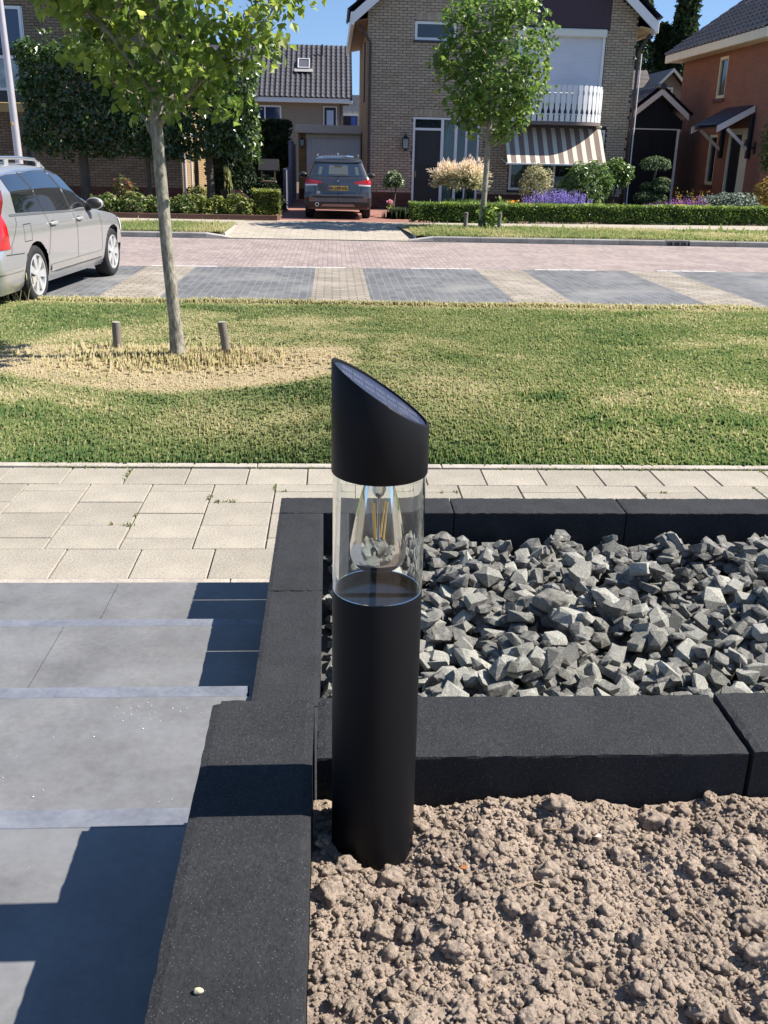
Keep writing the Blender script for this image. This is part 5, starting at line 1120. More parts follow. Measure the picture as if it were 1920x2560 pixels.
def boxhedge(name, label, poly_pts, h, depth, n, size, mat, core=True, base=-.06, wob=.03, cat='hedge'):
    (xa,ya),(xb,yb_) = poly_pts; L_ = math.hypot(xb-xa,yb_-ya); ux, uy = (xb-xa)/L_, (yb_-ya)/L_; vx, vy = -uy, ux
    t = thing(name, label, cat, ((xa+xb)/2,(ya+yb_)/2,base))
    f = RNG.random(n); s = RNG.uniform(0,L_,n); d = RNG.uniform(0,depth,n); z = RNG.uniform(base+.04,h,n)
    k = f < .5; d[k] = np.abs(RNG.normal(0,.025,k.sum())); k = (f > .5)&(f < .85); z[k] = h-np.abs(RNG.normal(0,.022,k.sum())); k = (f > .85)&(f < .9); s[k] = np.where(RNG.random(k.sum()) < .5,np.abs(RNG.normal(0,.03,k.sum())),L_-np.abs(RNG.normal(0,.03,k.sum())))
    wv = (vnoise(s*2.6,z*5,2)-.5)*wob*2.2; d = d+wv*(d < depth*.4); z = z+(vnoise(s*3.1,d*4,6)-.5)*wob*(z > h*.7)
    keep = ~((z < base+.12)&(RNG.random(n) < .6)); s,d,z = s[keep],d[keep],z[keep]
    P = np.stack([xa+ux*s+vx*d,ya+uy*s+vy*d,z],-1)
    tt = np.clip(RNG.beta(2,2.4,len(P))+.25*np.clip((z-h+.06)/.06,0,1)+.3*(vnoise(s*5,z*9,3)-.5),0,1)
    o = leaves(P, size, 'foliage', mat, t, up=.5, out=np.array([(xa+xb)/2,(ya+yb_)/2+depth*.5,0]), outw=.0, droop=-.2, tint=tt)
    if core:
        mb = MB(); a, b, c_ = .05, depth-.05, .05; q = lambda s_,d_,z_: (xa+ux*s_+vx*d_,ya+uy*s_+vy*d_,z_)
        mb.add([q(c_,a,base+.1),q(L_-c_,a,base+.1),q(L_-c_,b,base+.1),q(c_,b,base+.1),q(c_,a,h-.06),q(L_-c_,a,h-.06),q(L_-c_,b,h-.06),q(c_,b,h-.06)],[(3,2,1,0),(4,5,6,7),(0,1,5,4),(1,2,6,5),(2,3,7,6),(3,0,4,7)]); mb.build('dark_core', M('hedge_inside',(.018,.024,.010),.95), t)  # solid dark box added behind the leaves for the shade inside the hedge
        mb = MB()
        for i in range(int(L_/.16)): p = q(.08+.16*i,depth*.4,base-.04); mb.tube([p,(p[0]+.02,p[1],base+.14)],[.012,.01],5)
        mb.build('stems', m_barkd, t, kind='stuff')
    return t
m_box = M('box_leaf',(.03,.07,.015),.4,tint=[(0,(.024,.058,.014)),(.45,(.07,.135,.026)),(.8,(.16,.235,.046)),(1,(.29,.36,.085))],transl=.42,spec=.5)
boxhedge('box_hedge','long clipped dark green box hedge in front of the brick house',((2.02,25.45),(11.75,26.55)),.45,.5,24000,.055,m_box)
m_gold = M('golden_leaf',(.15,.19,.03),.45,tint=[(0,(.03,.06,.012)),(.4,(.09,.13,.022)),(.75,(.21,.24,.045)),(1,(.36,.36,.09))],transl=.3,spec=.4)
m_eu = M('euonymus_leaf',(.1,.14,.03),.4,tint=[(0,(.025,.06,.014)),(.5,(.08,.135,.03)),(.8,(.22,.25,.065)),(1,(.40,.39,.14))],transl=.38,spec=.5)
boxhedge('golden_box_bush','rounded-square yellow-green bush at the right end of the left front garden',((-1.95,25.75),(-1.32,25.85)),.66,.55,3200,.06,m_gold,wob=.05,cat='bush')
for (x,y,r_,h_,n,m_,l) in ((-5.75,25.9,.42,.5,900,m_eu,'loose low shrub at the left end of the left front bed'),(-5.0,25.95,.5,.52,1300,m_eu,'spreading low shrub in the left bed beneath the thick-trunk tree'),(-4.25,25.9,.42,.44,1000,m_eu,'low shrub left of the young tree trunk in the left bed'),(-3.55,25.95,.46,.50,1300,m_eu,'low variegated shrub just right of the young tree trunk'),(-2.95,25.85,.36,.46,1000,m_gold,'low yellow-green shrub in the left bed, left of two'),(-2.40,25.85,.40,.52,1200,m_gold,'low yellow-green shrub next to the rounded-square bush')):
    shrub('low_shrub', l, 'shrub', (x,y,h_*.42), (r_*1.1,r_*.8,h_*.62), int(n*1.3), .08, m_, 3, lump_=.35, group='low shrubs along the left front bed')
shrub('red_tipped_shrub','shrub with reddish young shoots standing above the low hedge at left','shrub',(-5.35,26.4,.5),(.28,.25,.42),420,.10,M('photinia_leaf',(.2,.06,.04),.35,tint=[(0,(.03,.06,.015)),(.5,(.10,.14,.04)),(.75,(.25,.09,.05)),(1,(.40,.14,.09))],transl=.3),3)
# wooden edging of that bed
eb = thing('wooden_edging','low brown board edging along the left front garden','edging',(-3.6,25.3,0))
m_board = M('brown_board',(.13,.065,.045),.8,noise=(6,.2),stretch=(.3,1,1))
for a,b in ((-1.36,-3.85),(-3.86,-6.3),(-6.31,-8.8)): mb = MB(); mb.box(b,a,25.20,25.26,-.08,.11,bev=.006); mb.build('board', m_board, eb)
mb = MB(); mb.box(-1.42,-1.36,25.262,27.5,-.1,.11,bev=.006); mb.build('board', m_board, eb)
ST_ = {-3.0:'fourth counted from the driveway end',-2.55:'third counted from the driveway end',-2.2:'second counted from the driveway end',-3.5:'farthest left of the row',-1.75:'beside the rounded-square bush'}
for x,y,h_ in ((-3.0,25.45,.06),(-2.55,25.42,.05),(-2.2,25.45,.06),(-3.5,25.45,.05),(-1.75,25.45,.05)):
    tag(link('white_pebble', arr_mesh('white_pebble', lump(I2,.05,.2,1.3,int(abs(x)*10))*np.array([1.3,.9,.7])+(x,y,.01), I2[1], smooth=True), M('white_stone',(.6,.58,.54),.8)), 'pale stone at the foot of the low shrubs, %s' % ST_[x], 'stone', 'pale stones in the left bed')
# dark conifers and screens
m_con = M('conifer_green',(.02,.045,.015),.6,tint=[(0,(.008,.018,.008)),(.6,(.018,.038,.014)),(1,(.045,.08,.022))],transl=.12,spec=.3)
def conifer(name,label,cat,c,r,h,n,size,mat,base=-.1,power=.8,col=False,group=None,seed=0):
    t = thing(name,label,cat,(c[0],c[1],base),group=group); mb = MB(); mb.tube([(c[0],c[1],base),(c[0],c[1],base+h*.9)],[r*.12,r*.02],7); mb.build('trunk', m_barkd, t)
    u = RNG.random(n)**.8; a = RNG.uniform(0,2*pi,n); rr = r*(np.minimum(1,(1-u)*2.6)**power if col else (1-u)**power)*(.78+.55*vnoise(np.cos(a)*2.1+seed*3,np.sin(a)*2.1,u*h*.9))*(1-.35*RNG.random(n)**2)
    P = np.stack([c[0]+np.cos(a)*rr,c[1]+np.sin(a)*rr,base+.05+u*h],-1)
    leaves(P,size,'foliage',mat,t,up=.2,out=np.array([c[0],c[1],base]),outw=.5,droop=-.9 if col else .1,tint=np.clip(RNG.beta(2,2,n)+.3*(vnoise(P[:,0]*3,P[:,1]*3,P[:,2]*3)-.5),0,1))
    return t
boxhedge('yew_hedge','tall dark evergreen hedge between the shaded house and the garage',((-4.4,36.2),(-1.5,36.2)),2.55,1.0,9000,.13,m_con,wob=.12)
conifer('dark_conifer','dark conical conifer behind the bird table, left of the driveway','conifer',(-2.75,30.6),.75,1.95,3600,.10,m_con,seed=1,power=.6)
conifer('dark_conifer','broad dark shrubby conifer behind the rounded-square bush','conifer',(-1.95,30.4),.55,.95,2200,.09,m_con,seed=2,power=.5)
shrub('purple_shrub','dark red-leaved shrub left of the conifer in shade','shrub',(-2.55,27.6,.28),(.28,.25,.3),500,.07,M('purple_leaf',(.08,.03,.03),.5,tint=[(0,(.03,.012,.015)),(1,(.14,.05,.045))],transl=.2),3)
shrub('potted_plant_bush','small yellow-green plant in a dark tub before the sunlit wall','plant',(-3.85,29.3,.48),(.32,.25,.16),420,.06,m_gold,3,base=.2)
mb = MB(); mb.lathe([(.001,-.09),(.24,-.09),(.31,.34),(.28,.34),(.26,.30),(.001,.30)],(-3.85,29.3),20); tag(mb.build('plant_tub',M('dark_tub',(.02,.02,.025),.5),smooth=40),'dark round tub holding the small yellow-green plant','tub')
gp_ = thing('grass_clump_pot','arching grass plant in a tall grey pot beside the rightmost block-cut tree','plant',(-3.0,29.6,.5))
n = 260; P = np.tile(np.array([-3.0,29.6,.55]),(n,1))+RNG.normal(size=(n,3))*.04; A = rdir(n); A[:,2] = np.abs(A[:,2])*.7+.3
scatter(BLADE[0],BLADE[1],P,A,rdir(n),np.stack([np.full(n,.02),RNG.uniform(.3,.6,n),RNG.uniform(.3,.7,n)],-1),RNG.uniform(.3,.8,n),'blades',MATS['grass_blades'],gp_); mb = MB(); mb.lathe([(.001,-.09),(.15,-.09),(.22,.54),(.19,.54),(.17,.5),(.001,.5)],(-3.0,29.6),20); mb.build('pot',M('grey_pot',(.03,.033,.04),.5),gp_,smooth=40)
# bird table
bt = thing('bird_table','wooden bird table with a pitched roof left of the driveway','bird table',(-1.80,29,-.1)); m_wood = M('bird_wood',(.20,.14,.085),.85,noise=(8,.2),stretch=(1,1,.3))
mb = MB(); mb.tube([(-1.80,29,-.1),(-1.80,29,.78)],.035,8); mb.build('post', m_wood, bt); mb = MB(); mb.box(-2.02,-1.58,28.8,29.2,.78,.82); mb.build('tray', m_wood, bt)
for x in (-1.98,-1.62):
    for y in (28.84,29.16): mb = MB(); mb.box(x-.015,x+.015,y-.015,y+.015,.82,1.1); mb.build('upright', m_wood, bt)
for s in (-1,1): mb = MB(); mb.prism([(29,1.36),(29+s*.3,1.08),(29+s*.3,1.11),(29,1.40)][::s],'x',-2.06,-1.5); mb.build('roof_board', M('bird_roof',(.022,.022,.026),.9,spec=.15) if s == -1 else m_wood, bt)  # front roof board darkened in colour for the hedge's shade on it
mb = MB(); mb.prism([(28.74,1.08),(29,1.34),(29.26,1.08)],'x',-2.05,-2.03); mb.build('gable_board', m_wood, bt)
# --- right front garden
# dappled willow standards
m_sal = M('dappled_willow',(.5,.45,.3),.6,tint=[(0,(.11,.14,.05)),(.3,(.30,.31,.15)),(.6,(.60,.55,.36)),(.85,(.72,.66,.52)),(1,(.68,.53,.44))],transl=.35,spec=.3)
def willow(label,cx,cy,rx,n,trunk):
    t = thing('dappled_willow',label,'small tree',(trunk,cy,-.1),group='pink and cream willow standards'); mb = MB(); mb.tube([(trunk,cy,-.1),(trunk,cy,.5),(trunk+.02,cy,1.0)],[.035,.03,.028],8); mb.build('trunk', m_barkd, t, smooth=60)
    n2 = n//16; d = rdir(n2*2); d = d[d[:,2] > -.85][:n2]; st = np.array([cx,cy,1.0])+d*RNG.uniform(.05,.4,(n2,1))*np.array([rx,.6,.55]); dr_ = d*np.array([1,1,.9]); dr_[:,2] += .42; dr_ = nrmz(dr_); ln = RNG.uniform(.25,.52,n2)*(1+.0*d[:,2])*rx/.75
    P = []; A = []; T = []
    for k in range(16): 
        f = (k+.5)/16; P.append(st+dr_*(ln*f)[:,None]*np.array([1.25,1,1])+RNG.normal(size=st.shape)*.02); A.append(dr_+rdir(n2)*.6); T.append(np.clip(.26+.40*f+.36*(f > .86)*(d[:,2] > .1)+RNG.normal(0,.14,n2)+.25*np.clip(d[:,2],-.6,.5),0,1))
    P = np.concatenate(P); A = np.concatenate(A); scatter(LEAFN[0],LEAFN[1],P,A,rdir(len(P)),np.full(len(P),.085)*(.7+.6*RNG.random(len(P))),np.concatenate(T),'crown',m_sal,t)
willow('cream and pink willow standard, left and lower of the pair',3.25,28.7,.50,5200,3.36); willow('cream and pink willow standard, right and taller of the pair',3.80,28.4,.60,6800,3.72)
m_fg = M('fine_grass',(.08,.15,.04),.6,tint=[(0,(.03,.07,.02)),(.6,(.08,.15,.04)),(1,(.19,.25,.08))],transl=.3)
def clump(name,label,cat,c,r,h,n,mat,wid=.012,spread=.6,group=None,tint=None,base=-.09):
    t = thing(name,label,cat,(c[0],c[1],base),group=group); P = np.stack([c[0]+RNG.normal(0,r*.35,n),c[1]+RNG.normal(0,r*.3,n),np.full(n,base)],-1); A = rdir(n)*spread; A[:,2] = np.abs(A[:,2])+.8; A[:,0] += (P[:,0]-c[0])/r*.8
    hh = h*RNG.uniform(.6,1.1,n); scatter(BLADE[0],BLADE[1],P,A,rdir(n),np.stack([np.full(n,wid),hh,hh*.7],-1),RNG.random(n) if tint is None else tint,'blades',mat,t); return t
clump('ornamental_grass','fine green ornamental grass beneath the willow standards','ornamental grass',(3.65,28.0),.95,.78,2600,m_fg); clump('ornamental_grass','tuft of green grass left of the orange flowers','ornamental grass',(4.95,28.6),.4,.72,1100,m_fg)
clump('lavender_clump','grey-green lavender clump at the foot of the small round standard','lavender',(1.85,28.3),.42,.42,1100,M('grey_green',(.10,.15,.08),.7,tint=[(0,(.05,.09,.04)),(1,(.17,.23,.13))],transl=.2)); clump('lavender_clump','low grey-green clump left of the dark front door','lavender',(2.45,28.6),.4,.40,900,MATS['grey_green'])
shrub('clipped_standard','small round-headed standard bush against the brick wall','small tree',(1.74,29.0,.88),(.27,.27,.27),900,.09,M('holly_leaf',(.08,.13,.04),.35,tint=[(0,(.03,.065,.02)),(.6,(.09,.14,.05)),(1,(.33,.36,.22))],transl=.2,spec=.6),1,shell=.5)
def flowers(name,label,c,r,n,size,col,cat='flowers',mat=None,group=None,leaf=True):
    t = thing(name,label,cat,(c[0],c[1],-.09),group=group)
    P = np.array(c)+RNG.normal(size=(n,3))*np.array(r)*.5; leaves(P,size,'blooms',mat or M('petal_%d_%d_%d' % tuple(int(v*99) for v in col),col,.6,noise=(9,.2),transl=.3),t,up=.8,tint=RNG.random(n),kind='stuff')
    if leaf: Q = np.array(c)-np.array([0,0,.10])+RNG.normal(size=(n,3))*np.array(r)*.55; leaves(Q,size*1.1,'foliage',m_eu,t)
    mb = MB(); mb.tube([(c[0],c[1],-.12),(c[0],c[1],c[2])],.01,5); mb.build('stem',m_barkd,t); return t
flowers('pink_rose','single pink flower low at the corner of the brick house',(1.62,28.1,.36),(.07,.06,.06),40,.06,(.6,.28,.34))
flowers('yellow_flowers','clump of golden yellow flowers behind the box hedge, right of the street tree',(4.88,27.3,.43),(.12,.1,.05),90,.055,(.75,.42,.06)); flowers('orange_flowers','orange-red flowers just right of the golden ones',(5.28,27.4,.38),(.22,.1,.04),90,.045,(.50,.17,.08))
def spikes(name,label,c,rx,ry,h,n,cols,cat,group=None,fol=None,lean=.2):
    """flower spikes: a stem with a dense top of small petals over grey-green foliage"""
    t = thing(name,label,cat,(c[0],c[1],-.09),group=group); ux = RNG.uniform(-1,1,n); uy = RNG.uniform(-1,1,n); k = ux**2+uy**2 < 1; ux, uy = ux[k], uy[k]; n = len(ux)
    B = np.stack([c[0]+ux*rx*.8,c[1]+uy*ry*.8,np.full(n,-.09)],-1); D = np.stack([ux*lean*1.6,uy*lean,np.ones(n)],-1)+RNG.normal(size=(n,3))*.10; D = nrmz(D); H_ = h*RNG.uniform(.72,1.08,n)*(1-.25*(ux**2))
    scatter(BLADE[0],BLADE[1],B,D,rdir(n),np.stack([np.full(n,.010),H_,H_*.1],-1),RNG.random(n),'stems',fol,t)
    P = []; T = []
    for q in range(9): f = .62+.38*q/9; P.append(B+D*(H_*f)[:,None]+RNG.normal(size=B.shape)*.011); T.append(RNG.random(n)*.7+.3*q/9)
    P = np.concatenate(P); leaves(P,.040,'flower_spikes',cols,t,up=.3,tint=np.concatenate(T),kind='stuff')
    Q = np.stack([c[0]+RNG.normal(0,rx*.42,n*5),c[1]+RNG.normal(0,ry*.42,n*5),RNG.uniform(-.05,h*.58,n*5)],-1); leaves(Q,.05,'foliage',fol,t,tmpl=LEAFN); return t
m_lav = M('lavender_bloom',(.25,.16,.45),.7,tint=[(0,(.14,.10,.34)),(.6,(.28,.20,.55)),(1,(.45,.36,.70))],transl=.2); m_gg = MATS['grey_green']
spikes('lavender_bed','wide purple-blue lavender in bloom in front of the awning window','lavender',(6.38,28.6),1.05,.5,.86,420,m_lav,'lavender',fol=m_gg) if False else spikes('lavender_bed','wide purple-blue lavender in bloom in front of the awning window',(6.38,28.6),1.05,.5,.86,430,m_lav,'lavender',fol=m_gg)
m_var = M('variegated_leaf',(.4,.36,.2),.5,tint=[(0,(.09,.11,.035)),(.45,(.25,.25,.10)),(.75,(.52,.48,.28)),(1,(.66,.60,.40))],transl=.25)
shrub('variegated_shrub','cream variegated spiky shrub in front of the awning window','shrub',(5.95,29.6,.88),(.46,.4,.55),1500,.10,m_var,5,up=.2,tmpl=LEAFN,droop=-.5,lump_=.4)
m_rh = M('rhodo_leaf',(.05,.1,.025),.35,tint=[(0,(.022,.058,.015)),(.5,(.06,.125,.028)),(.85,(.14,.22,.05)),(1,(.28,.33,.11))],transl=.4,spec=.6)
shrub('leafy_shrub','big bright green drooping-leaf shrub right of the lavender','shrub',(7.35,29.3,.86),(.68,.5,.72),2300,.15,m_rh,5,tmpl=LEAFN,droop=.9,lump_=.3,up=.3)
shrub('round_bush','rounded green bush with bare stems at the right corner of the brick house','bush',(8.35,30.2,1.12),(.56,.5,.46),2200,.095,m_rh,6,droop=.5,lump_=.3)
clump('green_tuft','bright green perennials under the leafy shrub','perennial',(7.95,28.0),.4,.38,500,m_fg); shrub('low_perennial','low light green perennial patch right of the leafy shrub','perennial',(8.25,27.9,.12),(.5,.3,.22),700,.07,m_fg,3); clump('green_tuft','stiff green tuft left of the cloud-pruned tree','perennial',(8.62,28.3),.25,.5,420,m_fg,wid=.02)
# cloud-pruned tree
ct = thing('cloud_pruned_tree','cloud-pruned dwarf conifer with flat foliage pads before the black shed','topiary',(9.35,29.2,-.1))
mb = MB(); mb.tube([(9.35,29.2,-.1),(9.30,29.2,.4),(9.38,29.2,.75),(9.30,29.2,1.1),(9.34,29.2,1.42)],[.07,.06,.05,.04,.03],8)
pads = [(9.30,29.2,1.47,.44,.40,.22),(9.08,29.1,.56,.34,.3,.17),(9.52,29.15,1.0,.26,.24,.13),(9.46,29.0,.82,.24,.22,.13),(9.16,29.3,.86,.20,.2,.12),(9.48,29.1,.56,.22,.2,.12),(9.55,29.1,.30,.24,.2,.16),(9.25,29.0,.42,.3,.25,.2)]
for p in pads: mb.tube([(9.33,29.2,p[2]-.2),((9.33+p[0])/2,29.2,p[2]-.1),(p[0],p[1],p[2]-.03)],[.03,.025,.015],6)
mb.build('trunk', m_barkd, ct, smooth=60)
m_pad = M('pad_green',(.06,.1,.03),.6,tint=[(0,(.018,.04,.014)),(.5,(.06,.105,.028)),(1,(.15,.2,.07))],transl=.15)
for p in pads:
    n = int(2600*p[3]); P = ell_pts(n,p[:3],p[3:],.7,-.75); tt = np.clip(.35+.5*(P[:,2]-p[2])/p[5]*.6+RNG.normal(0,.14,n),0,1); leaves(P,.055,'pad',m_pad,ct,up=.6,out=np.array(p[:3])-np.array([0,0,.15]),outw=.6,droop=-.4,tint=tt)
m_mag = M('magenta_bloom',(.3,.07,.3),.7,tint=[(0,(.16,.05,.18)),(.6,(.34,.10,.34)),(1,(.50,.26,.52))],transl=.2)
spikes('purple_flowers','purple flower spikes left of and beneath the cloud-pruned tree',(8.95,27.6),.32,.25,.60,110,m_mag,'flowers',fol=m_gg); spikes('magenta_flowers','magenta flower spikes between the cloud-pruned tree and the dark sedum',(9.75,27.9),.42,.25,.72,170,m_mag,'flowers',fol=m_gg); spikes('magenta_flowers','few magenta spikes right of the dark pointed plant',(10.35,28.1),.14,.15,.78,40,m_mag,'flowers',fol=m_gg)
conifer('dark_pointed_plant','small dark pointed evergreen with yellow flower spires','plant',(10.05,28.3),.22,.72,700,.06,M('dark_plum',(.03,.025,.02),.6,tint=[(0,(.012,.012,.010)),(1,(.05,.035,.025))]),power=.4)
m_yel = M('yellow_bloom',(.5,.36,.05),.7,tint=[(0,(.22,.18,.04)),(1,(.62,.44,.07))],transl=.25)
spikes('yellow_spires','yellow flower spires rising behind the dark pointed plant',(10.05,28.6),.16,.12,.98,22,m_yel,'flowers',fol=m_gg); spikes('yellow_spires','yellow flower spires left of the grey-green mound',(10.75,29.0),.40,.2,.95,36,m_yel,'flowers',fol=m_gg)
flowers('low_yellow_flowers','low bright yellow flowers just behind the hedge under the cloud-pruned tree',(9.42,27.0,.44),(.24,.08,.04),110,.05,(.78,.66,.12))
shrub('grey_mound','broad grey-green leafy mound at the right end of the garden','shrub',(11.35,28.6,.34),(.95,.55,.46),2600,.085,M('sage_leaf',(.15,.19,.15),.6,tint=[(0,(.04,.06,.04)),(.5,(.12,.16,.12)),(1,(.30,.36,.29))],transl=.2),5,lump_=.25)
shrub('golden_conifer','golden yellow bush at the right picture edge','bush',(12.75,29.0,.62),(.55,.5,.62),1500,.08,M('gold_foliage',(.35,.25,.03),.6,tint=[(0,(.07,.055,.015)),(.5,(.26,.19,.03)),(1,(.55,.40,.05))],transl=.25),3)
shrub('climbing_shrub','green climber on the near corner of the orange house','climber',(13.15,29.75,2.05),(.55,.35,1.4),2600,.10,m_rh,4,lump_=.4)
clump('green_tuft','grassy green tuft between yellow flowers and grey mound','perennial',(10.4,27.5),.3,.36,400,m_fg)
shrub('pinkish_bush','low dark pink-tinged plant beyond the right end of the box hedge','plant',(12.1,26.9,.2),(.35,.3,.32),600,.07,M('pink_tinged',(.15,.08,.08),.6,tint=[(0,(.04,.03,.02)),(.6,(.13,.07,.06)),(1,(.4,.25,.24))],transl=.2),3)
# poplars far behind
m_pop = M('poplar_leaf',(.03,.06,.02),.6,tint=[(0,(.012,.026,.012)),(.5,(.026,.052,.018)),(1,(.06,.10,.03))],transl=.2)
for (x,y,r,h,l) in ((21.3,75,1.25,14.5,'tall dark poplar partly hidden by the brick house corner'),(23.75,76,.55,10.6,'shorter dark poplar left of the tallest one'),(24.95,75,.85,13.4,'tallest-looking slim poplar beside the orange house roof')):
    conifer('poplar',l,'tree',(x,y),r,h,5200,.42,m_pop,power=.35,col=True,group='columnar poplars far behind',seed=x)
# ================================================================== CARS
def lerp(t, xs, ys): return float(np.interp(t, xs, ys))
class Car:
    """body as a loft: q in [-1,1] runs rear centre -> side -> front centre (sign = side), v: 0 sill, 1 belt, 2 roof edge, 3 roof centre.  local frame x forward, y left, z up"""
    def __init__(s, L, W, low, belt, top, side, gh, xr, xf, ur, uf, nr=4.5, nf=3.2, crown=.05, axles=(), R=.33, arch=.375):
        s.__dict__.update(locals())
        s.qr, s.qf = .16, .84
    def plan(s, q):
        """q in 0..1 -> x0, width factor"""
        if q < s.qr:
            th = q/s.qr*pi/2; return s.ur*(1-math.cos(th)**(2/s.nr)), math.sin(th)**(2/s.nr)
        if q > s.qf:
            th = (1-q)/(1-s.qf)*pi/2; return s.L-s.uf*(1-math.cos(th)**(2/s.nf)), math.sin(th)**(2/s.nf)
        return s.ur+(s.L-s.ur-s.uf)*(q-s.qr)/(s.qf-s.qr), 1.0
    def at(s, q, v):
        sg = 1 if q >= 0 else -1; x0, wf = s.plan(abs(q)); lo, be, to = s.low, s.belt(x0), s.top(x0)
        if v <= 1: z = lo+v*(be-lo); w_ = s.side(v, x0)
        elif v <= 2: z = be+(v-1)*(to-be); w_ = s.gh(v-1, x0)
        else: r = v-2; z = to+s.crown*(1-(1-r)**2)*min(1, wf*1.2); w_ = s.gh(1, x0)*(1-r)
        y = s.W*w_*wf
        k = max(0,1-x0/(s.L*.32))**1.6; x = x0+s.xr(z)*k; k = max(0,1-(s.L-x0)/(s.L*.2))**1.5; x += s.xf(z)*k
        return Vector((x, sg*y, z))
    def v_of(s, x0, z):
        be, to = s.belt(x0), s.top(x0)
        return (z-s.low)/(be-s.low) if z <= be else 1+(z-be)/max(.01,to-be)
    def q_of_x(s, x):
        a, b = 0, 1
        for _ in range(40):
            m = (a+b)/2
            if s.plan(m)[0] < x: a = m
            else: b = m
        return (a+b)/2
    def off(s, q, v, d):
        e = 1e-3; p = s.at(q,v); a = s.at(min(q+e,1),v)-s.at(q-e,v); b = s.at(q,min(v+e,3))-s.at(q,max(v-e,0)); n = a.cross(b)
        if n.length < 1e-12: return p
        n.normalize(); c = Vector((s.L*.5, 0, .6))
        if n.dot(p-c) < 0: n = -n
        return p+n*d
    def body(s, name, mat, root):
        qs = [s.qr*i/12 for i in range(13)]+[s.qr+(s.qf-s.qr)*i/96 for i in range(1,97)]+[s.qf+(1-s.qf)*i/10 for i in range(1,11)]
        vs = [i/16 for i in range(17)]+[1+i/8 for i in range(1,9)]+[2+i/5 for i in range(1,6)]
        mb = MB()
        for sg in (1,-1):
            G = {}; V = []
            for i,q in enumerate(qs):
                for j,v in enumerate(vs):
                    p = s.at(q*sg if q > 0 else 1e-6*sg, v)
                    if v <= 1:
                        for ax in s.axles:
                            dx, dz = p.x-ax, p.z-s.R; d = math.hypot(dx,dz)
                            if d < s.arch+.012: G[i,j] = d
                            if d < s.arch and d > s.arch-.05: k = s.arch/d; p.x = ax+dx*k; p.z = s.R+dz*k
                    V.append(tuple(p))
            m = len(vs); F = []
            for i in range(len(qs)-1):
                for j in range(m-1):
                    c = [(i,j),(i+1,j),(i+1,j+1),(i,j+1)]
                    if sum(G.get(k,9) < s.arch-.004 for k in c) >= 3 or all(G.get(k,9) < s.arch+.0 for k in c): continue
                    f = tuple(a*m+b for a,b in c); F.append(f if sg == -1 else f[::-1])
            mb.add(V,F)
        return mb.build(name, mat, root, smooth=38, world=False, weld=True)
    def patch(s, name, mat, root, quad, d=.004, nq=10, nv=6, smooth=60, add=True):
        """quad: 4 (q,v) corners, bilinear"""
        V = []; F = []
        for i in range(nq+1):
            for j in range(nv+1):
                a, b = i/nq, j/nv; q = (quad[0][0]*(1-a)+quad[1][0]*a)*(1-b)+(quad[3][0]*(1-a)+quad[2][0]*a)*b; v = (quad[0][1]*(1-a)+quad[1][1]*a)*(1-b)+(quad[3][1]*(1-a)+quad[2][1]*a)*b
                V.append(tuple(s.off(q,v,d)))
        for i in range(nq):
            for j in range(nv): k = i*(nv+1)+j; F.append((k,k+1,k+nv+2,k+nv+1))
        mb = MB(); mb.add(V,F)
        return mb.build(name, mat, root, smooth=smooth, world=False) if add else mb
    def side_patch(s, name, mat, root, pts, sg=-1, d=.004, nq=12, nv=6, add=True):
        """pts: 4 (x,z) corners on the side"""
        return s.patch(name, mat, root, [(sg*s.q_of_x(x), s.v_of(x,z)) for x,z in pts], d, nq, nv, add=add)
    def rear_q(s, y, z):
        v = s.v_of(s.ur*.3,z); x0 = s.ur*.3; w_ = s.W*(s.side(v,x0) if v <= 1 else s.gh(min(v-1,1),x0)); r = min(.999,abs(y)/w_)
        return math.copysign(max(1e-4, math.asin(r**(s.nr/2))/(pi/2)*s.qr), y), v
    def rear_patch(s, name, mat, root, pts, d=.004, nq=8, nv=4):
        V = []; F = []
        for i in range(nq+1):
            for j in range(nv+1):
                a, b = i/nq, j/nv; y = (pts[0][0]*(1-a)+pts[1][0]*a)*(1-b)+(pts[3][0]*(1-a)+pts[2][0]*a)*b; z = (pts[0][1]*(1-a)+pts[1][1]*a)*(1-b)+(pts[3][1]*(1-a)+pts[2][1]*a)*b
                q, v = s.rear_q(y,z); V.append(tuple(s.at(q,v)+Vector((-d,math.copysign(d*.3,y),0))))
        for i in range(nq):
            for j in range(nv): k = i*(nv+1)+j; F.append((k,k+1,k+nv+2,k+nv+1))
        mb = MB(); mb.add(V,F); return mb.build(name, mat, root, smooth=60, world=False)
m_tyre = M('tyre_rubber',(.022,.022,.024),.8,noise=(20,.2),spec=.3)
m_alloy = M('alloy',(.62,.62,.62),.32,metal=.55,noise=(6,.05))
m_hub = M('wheel_inner',(.02,.02,.02),.7)
